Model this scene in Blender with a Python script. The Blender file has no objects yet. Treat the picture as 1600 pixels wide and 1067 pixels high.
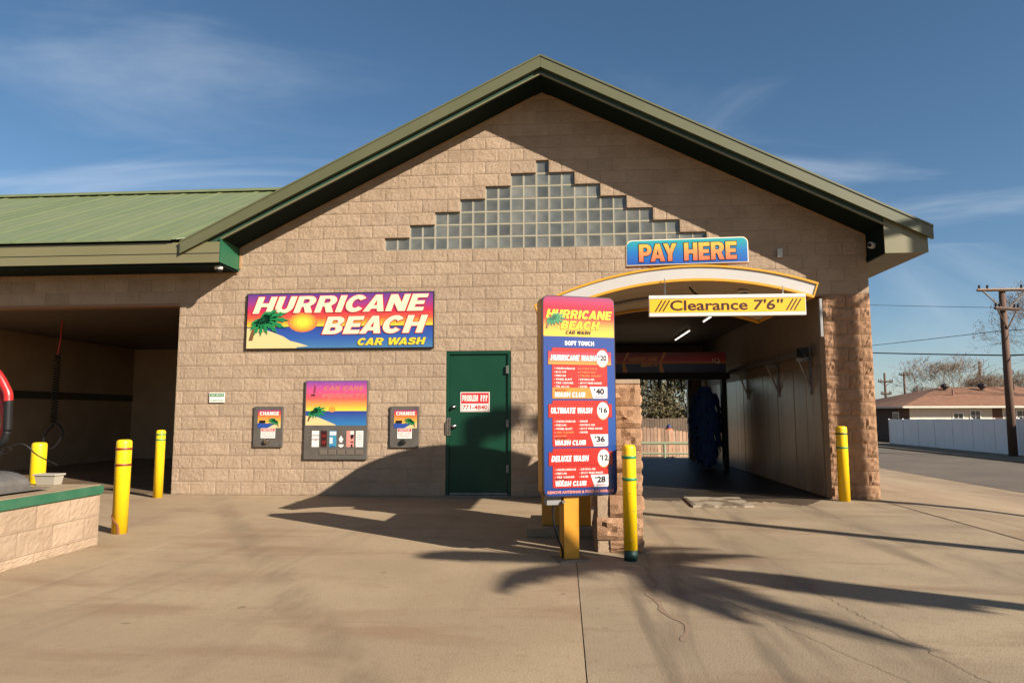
import bpy, bmesh, math, random
import numpy as np
from mathutils import Vector, Matrix

R = math.radians
sc = bpy.context.scene
col = sc.collection
random.seed(7); np.random.seed(7)

# ------------------------------------------------------------------ camera
SUN_AZ, SUN_EL = 125.0, 28.0           # clockwise from +Y, elevation
cd = bpy.data.cameras.new('camera'); cam = bpy.data.objects.new('camera', cd); col.objects.link(cam)
cd.sensor_width = 36.0; cd.lens = 36.0 * 1076.0 / 1600.0
cd.clip_start = 0.05; cd.clip_end = 2000
yaw, pit, rol = 0.0741, 0.1036, -0.0018
F = Vector((-math.sin(yaw) * math.cos(pit), math.cos(yaw) * math.cos(pit), math.sin(pit)))
R0 = Vector((math.cos(yaw), math.sin(yaw), 0)); U0 = R0.cross(F)
Rr = R0 * math.cos(rol) + U0 * math.sin(rol); Ur = -R0 * math.sin(rol) + U0 * math.cos(rol)
m = Matrix((Rr, Ur, -F)).transposed().to_4x4(); m.translation = Vector((0.3006, -10.6554, 1.267))
cam.matrix_world = m
sc.camera = cam

# ------------------------------------------------------------------ world / sun / exposure
w = bpy.data.worlds.new('World'); sc.world = w; w.use_nodes = True
nt = w.node_tree; N = nt.nodes; L = nt.links
sky = N.new('ShaderNodeTexSky'); sky.sky_type = 'NISHITA'; sky.sun_disc = False
sky.sun_elevation = R(SUN_EL); sky.sun_rotation = R(SUN_AZ)
sky.air_density = 1.0; sky.dust_density = 1.0; sky.ozone_density = 3.0; sky.altitude = 900
tc = N.new('ShaderNodeTexCoord')
sep = N.new('ShaderNodeSeparateXYZ'); L.new(tc.outputs['Generated'], sep.inputs[0])
zz = N.new('ShaderNodeMath'); zz.operation = 'MAXIMUM'; zz.inputs[1].default_value = 0.20; L.new(sep.outputs[2], zz.inputs[0])
dv = N.new('ShaderNodeVectorMath'); dv.operation = 'DIVIDE'; L.new(tc.outputs['Generated'], dv.inputs[0])
cz = N.new('ShaderNodeCombineXYZ')
for i in range(3): L.new(zz.outputs[0], cz.inputs[i])
L.new(cz.outputs[0], dv.inputs[1])
mp = N.new('ShaderNodeMapping'); mp.inputs['Scale'].default_value = (0.55, 1.25, 1.0); mp.inputs['Rotation'].default_value = (0, 0, R(-22)); mp.inputs['Location'].default_value = (5.6, 3.92, 0)
L.new(dv.outputs[0], mp.inputs[0])
nz = N.new('ShaderNodeTexNoise'); nz.inputs['Scale'].default_value = 0.95; nz.inputs['Detail'].default_value = 6; nz.inputs['Roughness'].default_value = 0.52; nz.inputs['Distortion'].default_value = 0.9
L.new(mp.outputs[0], nz.inputs['Vector'])
rp = N.new('ShaderNodeValToRGB'); rp.color_ramp.elements[0].position = 0.46; rp.color_ramp.elements[1].position = 0.80; rp.color_ramp.interpolation = 'EASE'
rp.color_ramp.elements[1].color = (0.34, 0.34, 0.34, 1)
L.new(nz.outputs[0], rp.inputs[0])
mx = N.new('ShaderNodeMix'); mx.data_type = 'RGBA'
L.new(rp.outputs[0], mx.inputs[0]); hs_ = N.new('ShaderNodeHueSaturation'); hs_.inputs['Saturation'].default_value = 1.08; hs_.inputs['Hue'].default_value = 0.494; L.new(sky.outputs[0], hs_.inputs['Color']); L.new(hs_.outputs[0], mx.inputs[6]); mx.inputs[7].default_value = (6.4, 7.2, 8.2, 1)
bg = N['Background']; L.new(mx.outputs[2], bg.inputs[0]); bg.inputs[1].default_value = 0.05

sl = bpy.data.lights.new('sun', 'SUN'); sl.energy = 5.0; sl.angle = R(0.53); sl.color = (1.0, 0.92, 0.815)
so = bpy.data.objects.new('sun', sl); col.objects.link(so)
sd = Vector((math.sin(R(SUN_AZ)) * math.cos(R(SUN_EL)), math.cos(R(SUN_AZ)) * math.cos(R(SUN_EL)), math.sin(R(SUN_EL))))
so.rotation_euler = sd.to_track_quat('Z', 'Y').to_euler(); so.location = (30, -25, 25)

sc.view_settings.view_transform = 'Standard'; sc.view_settings.look = 'None'
sc.view_settings.exposure = 1.135; sc.view_settings.gamma = 1.0
sc.render.engine = 'CYCLES'
sc.cycles.use_denoising = True
sc.cycles.max_bounces = 6; sc.cycles.diffuse_bounces = 3; sc.cycles.glossy_bounces = 3; sc.cycles.transmission_bounces = 4
sc.cycles.caustics_reflective = False; sc.cycles.caustics_refractive = False

# ------------------------------------------------------------------ materials
MATS = {}
ALB = 0.72        # overall albedo level that goes with the exposure
def al(c): return (min(1.0, c[0] * ALB), min(1.0, c[1] * ALB * 0.937), min(1.0, c[2] * ALB * 0.88))
def mat(name, c, rough=0.6, c2=None, scale=4.0, bump=0.0, bscale=40.0, metal=0.0, spec=0.5, detail=5, mixpos=(0.35, 0.65), obrand=0.0, stretch=None, emit=None, coat=0.0):
    if name in MATS: return MATS[name]
    M = bpy.data.materials.new(name); M.use_nodes = True; MATS[name] = M
    n = M.node_tree.nodes; l = M.node_tree.links; b = n['Principled BSDF']
    if not emit: c = al(c)
    if c2: c2 = al(c2)
    b.inputs['Base Color'].default_value = (*c, 1); b.inputs['Roughness'].default_value = rough
    b.inputs['Metallic'].default_value = metal; b.inputs['Specular IOR Level'].default_value = spec
    if coat: b.inputs['Coat Weight'].default_value = coat; b.inputs['Coat Roughness'].default_value = 0.12
    M.diffuse_color = (*c, 1)
    g = None
    def pos():
        nonlocal g
        if g is None:
            g = n.new('ShaderNodeNewGeometry')
            if stretch:
                mpn = n.new('ShaderNodeMapping'); mpn.inputs['Scale'].default_value = stretch
                l.new(g.outputs['Position'], mpn.inputs[0]); return_out = mpn.outputs[0]
            else: return_out = g.outputs['Position']
            g = return_out
        return g
    outc = None
    if c2 is not None:
        t = n.new('ShaderNodeTexNoise'); t.inputs['Scale'].default_value = scale; t.inputs['Detail'].default_value = detail
        t.inputs['Roughness'].default_value = 0.62
        l.new(pos(), t.inputs['Vector'])
        r = n.new('ShaderNodeValToRGB'); r.color_ramp.elements[0].position = mixpos[0]; r.color_ramp.elements[1].position = mixpos[1]
        r.color_ramp.elements[0].color = (*c, 1); r.color_ramp.elements[1].color = (*c2, 1)
        l.new(t.outputs[0], r.inputs[0]); outc = r.outputs[0]
    if obrand and outc:
        oi = n.new('ShaderNodeObjectInfo'); mr = n.new('ShaderNodeMapRange')
        mr.inputs[3].default_value = 1 - obrand; mr.inputs[4].default_value = 1 + obrand
        gi = n.new('ShaderNodeNewGeometry'); ad = n.new('ShaderNodeMath'); ad.operation = 'ADD'; fr_n = n.new('ShaderNodeMath'); fr_n.operation = 'FRACT'
        l.new(oi.outputs['Random'], ad.inputs[0]); l.new(gi.outputs['Random Per Island'], ad.inputs[1]); l.new(ad.outputs[0], fr_n.inputs[0]); l.new(fr_n.outputs[0], mr.inputs[0])
        hv = n.new('ShaderNodeHueSaturation'); l.new(mr.outputs[0], hv.inputs['Value']); l.new(outc, hv.inputs['Color']); outc = hv.outputs[0]
    if outc: l.new(outc, b.inputs['Base Color'])
    if bump:
        t2 = n.new('ShaderNodeTexNoise'); t2.inputs['Scale'].default_value = bscale; t2.inputs['Detail'].default_value = 6; t2.inputs['Roughness'].default_value = 0.6
        l.new(pos(), t2.inputs['Vector'])
        bp = n.new('ShaderNodeBump'); bp.inputs['Strength'].default_value = bump; bp.inputs['Distance'].default_value = 0.02
        l.new(t2.outputs[0], bp.inputs['Height']); l.new(bp.outputs[0], b.inputs['Normal'])
    if emit:
        b.inputs['Emission Color'].default_value = (*c, 1); b.inputs['Emission Strength'].default_value = emit
    return M

def grad(name, stops, z0, z1, axis=2, rough=0.4, fade=None):
    """printed colour ramp along an object's own axis (flat print)."""
    if name in MATS: return MATS[name]
    M = bpy.data.materials.new(name); M.use_nodes = True; MATS[name] = M
    n = M.node_tree.nodes; l = M.node_tree.links; b = n['Principled BSDF']; b.inputs['Roughness'].default_value = rough
    t = n.new('ShaderNodeTexCoord'); s = n.new('ShaderNodeSeparateXYZ'); l.new(t.outputs['Object'], s.inputs[0])
    mr = n.new('ShaderNodeMapRange'); mr.inputs[1].default_value = z0; mr.inputs[2].default_value = z1; l.new(s.outputs[axis], mr.inputs[0])
    r = n.new('ShaderNodeValToRGB'); el = r.color_ramp.elements
    while len(el) < len(stops): el.new(0.5)
    for e, (p_, c_) in zip(el, stops): e.position = p_; e.color = (*al(c_), 1)
    l.new(mr.outputs[0], r.inputs[0])
    src = r.outputs[0]
    if fade:      # weathered print: pale speckle
        nz_ = n.new('ShaderNodeTexNoise'); nz_.inputs['Scale'].default_value = fade[0]; nz_.inputs['Detail'].default_value = 5
        rr = n.new('ShaderNodeValToRGB'); rr.color_ramp.elements[0].position = 0.5; rr.color_ramp.elements[1].position = 0.85
        rr.color_ramp.elements[1].color = (fade[1],) * 3 + (1,)
        l.new(t.outputs['Object'], nz_.inputs['Vector']); l.new(nz_.outputs[0], rr.inputs[0])
        mx_ = n.new('ShaderNodeMix'); mx_.data_type = 'RGBA'; l.new(rr.outputs[0], mx_.inputs[0]); l.new(src, mx_.inputs[6]); mx_.inputs[7].default_value = (*al((0.55, 0.5, 0.45)), 1)
        src = mx_.outputs[2]
    l.new(src, b.inputs['Base Color'])
    return M

def s2l(r, g, b):
    f = lambda v: (v / 255 / 12.92) if v / 255 < 0.04045 else ((v / 255 + 0.055) / 1.055) ** 2.4
    return (f(r), f(g), f(b))

BLOCK = mat('split_face_block', (0.475, 0.365, 0.262), 0.92, (0.405, 0.302, 0.208), 3.2, 0.55, 110, obrand=0.08, spec=0.2, mixpos=(0.38, 0.70))
BLOCKD = mat('rough_block', (0.485, 0.300, 0.185), 0.92, (0.35, 0.205, 0.115), 5, 0.9, 80, obrand=0.09, spec=0.2, mixpos=(0.35, 0.7))
MORTAR = mat('mortar', (0.46, 0.365, 0.265), 0.95, (0.40, 0.31, 0.215), 8, 0.3, 90, spec=0.2)
TRIM = mat('tan_trim', (0.42, 0.26, 0.13), 0.6)
FASCIA = mat('faded_khaki_metal', (0.195, 0.188, 0.093), 0.42, (0.22, 0.205, 0.11), 1.2, 0.0, stretch=(0.7, 0.7, 3))
RAKE = mat('rake_metal', (0.112, 0.122, 0.058), 0.45, (0.132, 0.136, 0.068), 1.2)
ROOFP = mat('faded_green_roof_metal', (0.168, 0.222, 0.092), 0.42, (0.212, 0.245, 0.115), 1.1, stretch=(2.5, 0.5, 1))
GREEN = mat('green_metal', (0.014, 0.115, 0.055), 0.38, (0.02, 0.13, 0.065), 2)
LFAS = mat('weathered_green_board', (0.030, 0.080, 0.050), 0.45, (0.045, 0.10, 0.065), 3)
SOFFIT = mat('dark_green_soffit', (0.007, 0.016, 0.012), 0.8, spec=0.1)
SOFFITK = mat('khaki_soffit', (0.10, 0.10, 0.055), 0.5)
DARK = mat('dark_void', (0.012, 0.010, 0.009), 0.9)
BLACK = mat('black_plastic', (0.010, 0.010, 0.011), 0.6, spec=0.25)
WHITE = mat('white_paint', (0.78, 0.76, 0.72), 0.45)
YELLOW = mat('yellow_plastic', (1.0, 0.66, 0.010), 0.40, (0.86, 0.52, 0.015), 7, spec=0.4, mixpos=(0.56, 0.74), bump=0.05, bscale=25)
AMBER = mat('amber_paint', (0.66, 0.315, 0.012), 0.4, (0.60, 0.27, 0.012), 3)
GALV = mat('galvanised_steel', (0.30, 0.30, 0.29), 0.42, (0.22, 0.215, 0.20), 9, metal=0.6)
GREYP = mat('grey_machine_plate', (0.150, 0.138, 0.118), 0.5, (0.125, 0.113, 0.096), 7, metal=0.2)
CHROME = mat('chrome', (0.6, 0.58, 0.55), 0.22, metal=1.0)
DGREEN = mat('door_green', (0.0045, 0.052, 0.026), 0.4, (0.006, 0.060, 0.030), 3, spec=0.3)
GLASSB = mat('glass_block_face', (0.075, 0.088, 0.085), 0.07, (0.185, 0.19, 0.165), 1.5, obrand=0.35, spec=0.8, bump=0.10, bscale=14, mixpos=(0.3, 0.62))
GLASSE = mat('glass_block_edge', (0.30, 0.32, 0.26), 0.15, spec=0.7)
BEIGEW = mat('beige_interior', (0.34, 0.255, 0.165), 0.55, (0.28, 0.205, 0.13), 2)
PANELW = mat('white_wash_panel', (0.36, 0.285, 0.20), 0.28, (0.24, 0.185, 0.125), 2.5, stretch=(1, 1, 0.3))
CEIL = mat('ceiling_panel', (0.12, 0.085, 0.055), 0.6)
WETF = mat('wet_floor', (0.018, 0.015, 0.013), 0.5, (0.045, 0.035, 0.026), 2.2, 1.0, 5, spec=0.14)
BARK = mat('bark', (0.16, 0.12, 0.085), 0.9, (0.10, 0.075, 0.055), 8)
TWIG = mat('twig', (0.26, 0.195, 0.14), 0.9)
POLEW = mat('pole_wood', (0.155, 0.088, 0.055), 0.85, (0.105, 0.06, 0.04), 6, 0.4, 30, stretch=(1, 1, 0.15))
ARMW = mat('crossarm_wood', (0.36, 0.27, 0.19), 0.85, (0.24, 0.17, 0.12), 8)
ARMD = mat('dark_crossarm_wood', (0.12, 0.075, 0.05), 0.85)
WIRE = mat('wire', (0.012, 0.012, 0.012), 0.6)
PICKET = mat('picket_wood', (0.36, 0.215, 0.135), 0.85, (0.52, 0.36, 0.25), 3, obrand=0.35, stretch=(1, 1, 0.2))
VINYL = mat('white_vinyl', (1.2, 1.2, 1.25), 0.45, (1.12, 1.12, 1.15), 1.5)
REDH = mat('red_hose', (0.56, 0.022, 0.02), 0.3, bump=0.0)
NAVY = mat('navy_brush', (0.018, 0.055, 0.26), 0.8, (0.014, 0.085, 0.20), 4)

# ------------------------------------------------------------------ mesh helpers
class MB:
    def __init__(s): s.v = []; s.f = []; s.m = []; s.cur = 0
    def add(s, v, f):
        o = len(s.v); s.v += [tuple(p) for p in v]; s.f += [tuple(i + o for i in q) for q in f]; s.m += [s.cur] * len(f); return s
    def box(s, x0, x1, y0, y1, z0, z1):
        v = [(x, y, z) for z in (z0, z1) for y in (y0, y1) for x in (x0, x1)]
        return s.add(v, [(0, 2, 3, 1), (4, 5, 7, 6), (0, 1, 5, 4), (2, 6, 7, 3), (0, 4, 6, 2), (1, 3, 7, 5)])
    def prism(s, pts, y0, y1):
        """pts: (x,z) counter-clockwise seen from -y; extruded y0 (front) .. y1 (back)."""
        n = len(pts)
        v = [(x, y0, z) for x, z in pts] + [(x, y1, z) for x, z in pts]
        f = [tuple(range(n)), tuple(range(2 * n - 1, n - 1, -1))] + [(i, i + n, (i + 1) % n + n, (i + 1) % n) for i in range(n)]
        return s.add(v, f)
    def prism_x(s, pts, x0, x1):
        n = len(pts)
        v = [(x0, y, z) for y, z in pts] + [(x1, y, z) for y, z in pts]
        f = [tuple(range(n - 1, -1, -1)), tuple(range(n, 2 * n))] + [((i + 1) % n, (i + 1) % n + n, i + n, i) for i in range(n)]
        return s.add(v, f)
    def tube(s, path, rad, n=8, cap=True):
        P = [Vector(p) for p in path]; k = len(P)
        if not hasattr(rad, '__len__'): rad = [rad] * k
        rings = []; up = Vector((0, 0, 1)); prev = None
        for i in range(k):
            t = (P[min(i + 1, k - 1)] - P[max(i - 1, 0)]).normalized()
            if prev is None:
                a = t.cross(up) if abs(t.z) < 0.95 else t.cross(Vector((1, 0, 0)))
            else: a = prev - t * prev.dot(t)
            if a.length < 1e-6: a = t.orthogonal()
            a.normalize(); prev = a; b = t.cross(a)
            rings.append([P[i] + (a * math.cos(2 * math.pi * j / n) + b * math.sin(2 * math.pi * j / n)) * rad[i] for j in range(n)])
        v = [p for r in rings for p in r]
        f = [(i * n + j, i * n + (j + 1) % n, (i + 1) * n + (j + 1) % n, (i + 1) * n + j) for i in range(k - 1) for j in range(n)]
        if cap: f += [tuple(range(n - 1, -1, -1)), tuple((k - 1) * n + j for j in range(n))]
        return s.add(v, f)
    def lathe(s, prof, c, n=20):
        """prof: (r,z) from bottom to top, about vertical axis through c."""
        k = len(prof); v = []
        for r_, z_ in prof:
            v += [(c[0] + r_ * math.cos(2 * math.pi * j / n), c[1] + r_ * math.sin(2 * math.pi * j / n), c[2] + z_) for j in range(n)]
        f = [(i * n + j, i * n + (j + 1) % n, (i + 1) * n + (j + 1) % n, (i + 1) * n + j) for i in range(k - 1) for j in range(n)]
        f += [tuple(range(n - 1, -1, -1)), tuple((k - 1) * n + j for j in range(n))]
        return s.add(v, f)

ORG = {}
def tag(o, label=None, cat=None, group=None, kind=None):
    if label: o['label'] = label
    if cat: o['category'] = cat
    if group: o['group'] = group
    if kind: o['kind'] = kind
    return o
def thing(name, loc, label, cat, group=None, rz=0.0):
    o = bpy.data.objects.new(name, None); col.objects.link(o); o.location = loc; o.rotation_euler = (0, 0, rz)
    o.empty_display_size = 0.2; ORG[o.name] = Vector(loc) if not rz else Vector((0, 0, 0))
    return tag(o, label, cat, group)
def mk(name, mb, mats, parent=None, smooth=False, bevel=0.0, local=False):
    me = bpy.data.meshes.new(name)
    off = Vector((0, 0, 0)) if (parent is None or local) else ORG[parent.name]
    me.from_pydata([(p[0] - off.x, p[1] - off.y, p[2] - off.z) for p in mb.v], [], mb.f)
    for M in (mats if isinstance(mats, (list, tuple)) else [mats]): me.materials.append(M)
    if isinstance(mats, (list, tuple)): me.polygons.foreach_set('material_index', mb.m)
    if smooth: me.polygons.foreach_set('use_smooth', [True] * len(mb.f))
    me.update()
    o = bpy.data.objects.new(name, me); col.objects.link(o)
    if parent is not None: o.parent = parent
    ORG[o.name] = off
    if bevel:
        bm_ = o.modifiers.new('bevel', 'BEVEL'); bm_.width = bevel; bm_.segments = 2; bm_.limit_method = 'ANGLE'; bm_.angle_limit = R(40)
    return o
def solo(name, mb, mats, label, cat, group=None, **k):
    return tag(mk(name, mb, mats, None, **k), label, cat, group)
def place(name, me, loc, parent, rz=0.0, scale=None):
    o = bpy.data.objects.new(name, me); col.objects.link(o); o.parent = parent
    o.location = Vector(loc) - ORG[parent.name]; o.rotation_euler = (0, 0, rz)
    if scale: o.scale = scale
    return o

# text -------------------------------------------------------------
def text_geo(s, bold=0.0, shear=0.0, spacing=1.0, res=3):
    cu = bpy.data.curves.new('t', 'FONT'); cu.body = s; cu.offset = bold; cu.shear = shear; cu.resolution_u = res; cu.space_character = spacing
    o = bpy.data.objects.new('t', cu)
    me = bpy.data.meshes.new_from_object(o)
    v = [(p.co.x, p.co.y) for p in me.vertices]; f = [tuple(p.vertices) for p in me.polygons]
    bpy.data.objects.remove(o); bpy.data.curves.remove(cu); bpy.data.meshes.remove(me)
    return v, f

def _arc(cx, cy, rx, ry, a0, a1, n=10): return [(cx + rx * math.cos(R(a0 + (a1 - a0) * i / n)), cy + ry * math.sin(R(a0 + (a1 - a0) * i / n))) for i in range(n + 1)]
def _stroke(p, t):
    P = [Vector(q) for q in p]; P = [P[0] * 2 - P[1]] + P + [P[-1] * 2 - P[-2]]; c = []
    for i in range(1, len(P) - 2):
        for j in range(4):
            u = j / 4; a, b, d, e = P[i - 1:i + 3]; c.append(0.5 * ((2 * b) + (d - a) * u + (2 * a - 5 * b + 4 * d - e) * u * u + (3 * b - a - 3 * d + e) * u ** 3))
    c.append(P[-2]); l, r = [], []
    for i in range(len(c)):
        d = (c[min(i + 1, len(c) - 1)] - c[max(i - 1, 0)]).normalized(); n = Vector((-d.y, d.x)) * t / 2; l.append(tuple(c[i] + n)); r.append(tuple(c[i] - n))
    return l + r[::-1]
_s, _b = .30, .22
GLY = {
 'H': (.90, [[(0, 0), (_s, 0), (_s, .39), (.6, .39), (.6, 0), (.9, 0), (.9, 1), (.6, 1), (.6, .61), (_s, .61), (_s, 1), (0, 1)]]),
 'I': (.30, [[(0, 0), (.3, 0), (.3, 1), (0, 1)]]),
 'E': (.74, [[(0, 0), (.74, 0), (.74, _b), (_s, _b), (_s, .39), (.68, .39), (.68, .60), (_s, .60), (_s, 1 - _b), (.74, 1 - _b), (.74, 1), (0, 1)]]),
 'F': (.70, [[(0, 0), (_s, 0), (_s, .38), (.64, .38), (.64, .60), (_s, .60), (_s, 1 - _b), (.70, 1 - _b), (.70, 1), (0, 1)]]),
 'L': (.68, [[(0, 0), (.68, 0), (.68, .24), (_s, .24), (_s, 1), (0, 1)]]),
 'T': (.80, [[(.25, 0), (.55, 0), (.55, .77), (.80, .77), (.80, 1), (0, 1), (0, .77), (.25, .77)]]),
 'N': (.92, [[(0, 0), (.29, 0), (.29, .50), (.60, 0), (.92, 0), (.92, 1), (.63, 1), (.63, .5), (.32, 1), (0, 1)]]),
 'M': (1.10, [[(0, 0), (.27, 0), (.27, .6), (.44, 0), (.66, 0), (.83, .6), (.83, 0), (1.1, 0), (1.1, 1), (.72, 1), (.55, .42), (.38, 1), (0, 1)]]),
 'A': (.98, [[(0, 0), (.30, 0), (.36, .17), (.62, .17), (.68, 0), (.98, 0), (.64, 1), (.34, 1)], [(.42, .37), (.56, .37), (.49, .70)]]),
 'W': (1.35, [[(0, 1), (.29, 1), (.40, .42), (.53, 1), (.82, 1), (.95, .42), (1.06, 1), (1.35, 1), (1.10, 0), (.80, 0), (.675, .56), (.55, 0), (.25, 0)]]),
 'X': (.95, [[(0, 0), (.33, 0), (.475, .27), (.62, 0), (.95, 0), (.65, .51), (.93, 1), (.61, 1), (.475, .75), (.34, 1), (.02, 1), (.30, .51)]]),
 'Y': (.92, [[(.31, 0), (.61, 0), (.61, .40), (.92, 1), (.60, 1), (.46, .66), (.32, 1), (0, 1), (.31, .40)]]),
 'U': (.86, [[(0, 1), (_s, 1), (_s, .38)] + _arc(.43, .37, .13, .15, 180, 360, 8) + [(.56, 1), (.86, 1), (.86, .40)] + _arc(.43, .40, .43, .41, 0, -180, 12)]),
 'C': (.92, [_arc(.47, .5, .47, .515, 36, 324, 22) + _arc(.47, .5, .18, .27, 320, 40, 14)]),
 'G': (.94, [_arc(.47, .5, .47, .515, 36, 300, 20) + [(.92, .10), (.92, .54), (.50, .54), (.50, .35), (.65, .35), (.65, .27)] + _arc(.47, .5, .18, .27, 300, 40, 14)]),
 'O': (.94, [_arc(.47, .5, .47, .515, 0, 345, 23), _arc(.47, .5, .18, .27, 0, 345, 15)]),
 'D': (.88, [[(0, 0)] + _arc(.42, .5, .46, .5, -90, 90, 14) + [(0, 1)], [(_s, _b)] + _arc(.40, .5, .18, .28, -90, 90, 10) + [(_s, 1 - _b)]]),
 'P': (.86, [[(0, 0), (_s, 0), (_s, .34)] + _arc(.50, .67, .36, .33, -90, 90, 12) + [(0, 1)], [(_s, .55)] + _arc(.46, .68, .11, .13, -90, 90, 8) + [(_s, .81)]]),
 'R': (.90, [[(0, 0), (_s, 0), (_s, .36), (.40, .36), (.56, 0), (.90, 0), (.69, .40)] + _arc(.52, .69, .36, .31, -55, 90, 11) + [(0, 1)], [(_s, .57)] + _arc(.47, .695, .11, .125, -90, 90, 8) + [(_s, .82)]]),
 'B': (.87, [[(0, 0)] + _arc(.50, .28, .37, .28, -90, 65, 10) + _arc(.48, .755, .345, .245, -42, 90, 10) + [(0, 1)], [(_s, .19)] + _arc(.46, .29, .10, .10, -90, 90, 6) + [(_s, .39)], [(_s, .60)] + _arc(.45, .70, .10, .10, -90, 90, 6) + [(_s, .80)]]),
 'S': (.86, [_stroke([(.72, .68), (.67, .82), (.44, .885), (.20, .83), (.15, .70), (.22, .60), (.45, .51), (.68, .42), (.73, .29), (.66, .165), (.43, .115), (.18, .165), (.13, .32)], .235)]),
 ' ': (.32, []),
}
KERN = {'CA': -.10, 'EA': -.07, 'AC': -.09, 'AN': -.02, 'PA': -.16, 'AY': -.20, 'WA': -.16, 'AS': -.06, 'AT': -.14, 'HA': -.03, 'LT': -.12, 'FT': -.08, 'AR': -.02}
def heavy_geo(t, bold=0.0, shear=0.0):
    cu = bpy.data.curves.new('t', 'CURVE'); cu.dimensions = '2D'; cu.fill_mode = 'BOTH'; x = 0.0
    for i_, ch in enumerate(t):
        wd, cs = GLY[ch]
        for c in cs:
            sp = cu.splines.new('POLY'); sp.points.add(len(c) - 1); sp.use_cyclic_u = True
            for q, (a, b) in zip(sp.points, c): q.co = (x + a + shear * b, b, 0, 1)
        x += wd + .085 + KERN.get(t[i_:i_ + 2], 0)
    cu.offset = bold
    o = bpy.data.objects.new('t', cu); me = bpy.data.meshes.new_from_object(o)
    v = [(p.co.x, p.co.y) for p in me.vertices]; f = [tuple(p.vertices) for p in me.polygons]
    bpy.data.objects.remove(o); bpy.data.curves.remove(cu); bpy.data.meshes.remove(me)
    return v, f

class Panel:
    """flat print on a sign face: u to the right, v down (metres), layers 1.2 mm apart, facing -y."""
    def __init__(s, x0, z1, y, parent, local=False, shear_z=0.0):
        s.x0, s.z1, s.y, s.p, s.local, s.sz = x0, z1, y, parent, local, shear_z; s.d = {}; s.n = 0
    JOIN = ('feature_list', 'price_note', 'bullet', 'product_mark', 'palm_leaf_print', 'palm_rib_print', 'notice_text', 'frame_line', 'slash_marks')
    def mb(s, name, M):
        s.n += 1
        return s.d.setdefault((name, M.name, 0 if name in s.JOIN else s.n), (MB(), M))[0]
    def pt(s, u, v, lay): return (s.x0 + u, s.y - 0.0012 * lay, s.z1 - v + s.sz * u)
    def poly(s, name, M, lay, pts):
        # want ccw seen from -y (x right, z up) -> clockwise in u,v
        a = sum(pts[i][0] * pts[(i + 1) % len(pts)][1] - pts[(i + 1) % len(pts)][0] * pts[i][1] for i in range(len(pts)))
        if a > 0: pts = pts[::-1]
        s.mb(name, M).add([s.pt(u, v, lay) for u, v in pts], [tuple(range(len(pts)))])
    def rect(s, name, M, lay, u0, v0, u1, v1, r=0.0):
        if r:
            pts = []
            for cx, cy, a0 in ((u1 - r, v0 + r, -90), (u1 - r, v1 - r, 0), (u0 + r, v1 - r, 90), (u0 + r, v0 + r, 180)):
                pts += [(cx + r * math.cos(R(a0 + 22.5 * i)), cy + r * math.sin(R(a0 + 22.5 * i))) for i in range(5)]
        else: pts = [(u0, v0), (u1, v0), (u1, v1), (u0, v1)]
        s.poly(name, M, lay, pts)
    def disc(s, name, M, lay, u, v, ru, rv=None, n=24):
        rv = rv or ru
        s.poly(name, M, lay, [(u + ru * math.cos(2 * math.pi * i / n), v + rv * math.sin(2 * math.pi * i / n)) for i in range(n)])
    def text(s, name, M, lay, t, u0, v0, u1, v1, bold=0.02, shear=0.0, rise=0.0, outline=None, res=3, spacing=1.0, heavy=False):
        s.hv = heavy
        if outline:
            OM, ow = outline
            s._t(name + '_outline', OM, lay, t, u0, v0, u1, v1, bold + ow, shear, rise, bold, res, spacing); lay += 1
        s._t(name, M, lay, t, u0, v0, u1, v1, bold, shear, rise, bold, res, spacing)
    def _t(s, name, M, lay, t, u0, v0, u1, v1, bold, shear, rise, refbold, res, spacing):
        gen = (lambda bo: heavy_geo(t, bo, shear)) if s.hv else (lambda bo: text_geo(t, bo, shear, spacing, res))
        rv, rf = gen(refbold)
        a = np.array(rv); lo, hi = a.min(0), a.max(0)
        v, f = (rv, rf) if bold == refbold else gen(bold)
        out = []
        for x, y in v:
            q = (x - lo[0]) / (hi[0] - lo[0]); e = (y - lo[1]) / (hi[1] - lo[1])
            out.append(s.pt(u0 + q * (u1 - u0), v1 - e * (v1 - v0) - rise * q, lay))
        s.mb(name, M).add(out, f)
    def build(s):
        return {k: mk(k[0], mb, M, s.p, local=s.local) for k, (mb, M) in s.d.items()}

def flat(name, rgb, rough=0.4): return mat(name, s2l(*rgb), rough)
CREAM = flat('print_cream', (255, 232, 200)); PRED = flat('print_red', (205, 45, 50)); PYEL = flat('print_yellow', (250, 215, 50))
SEAB = flat('print_sea', (45, 80, 165)); SAND = flat('print_sand', (235, 210, 150)); PALMG = flat('print_leaf', (30, 140, 80)); TRUNK = flat('print_trunk', (120, 85, 45))
PLEAFD = flat('print_leaf_dark', (20, 95, 60)); PBLACK = flat('print_black', (20, 15, 18)); PWHITE = flat('print_white', (250, 247, 240)); PORANGE = flat('print_orange', (245, 160, 60))
PBROWN = flat('print_brown', (80, 35, 20)); PTEAL = flat('print_teal', (70, 150, 185)); PPINK = flat('print_pink', (225, 150, 140))

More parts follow.
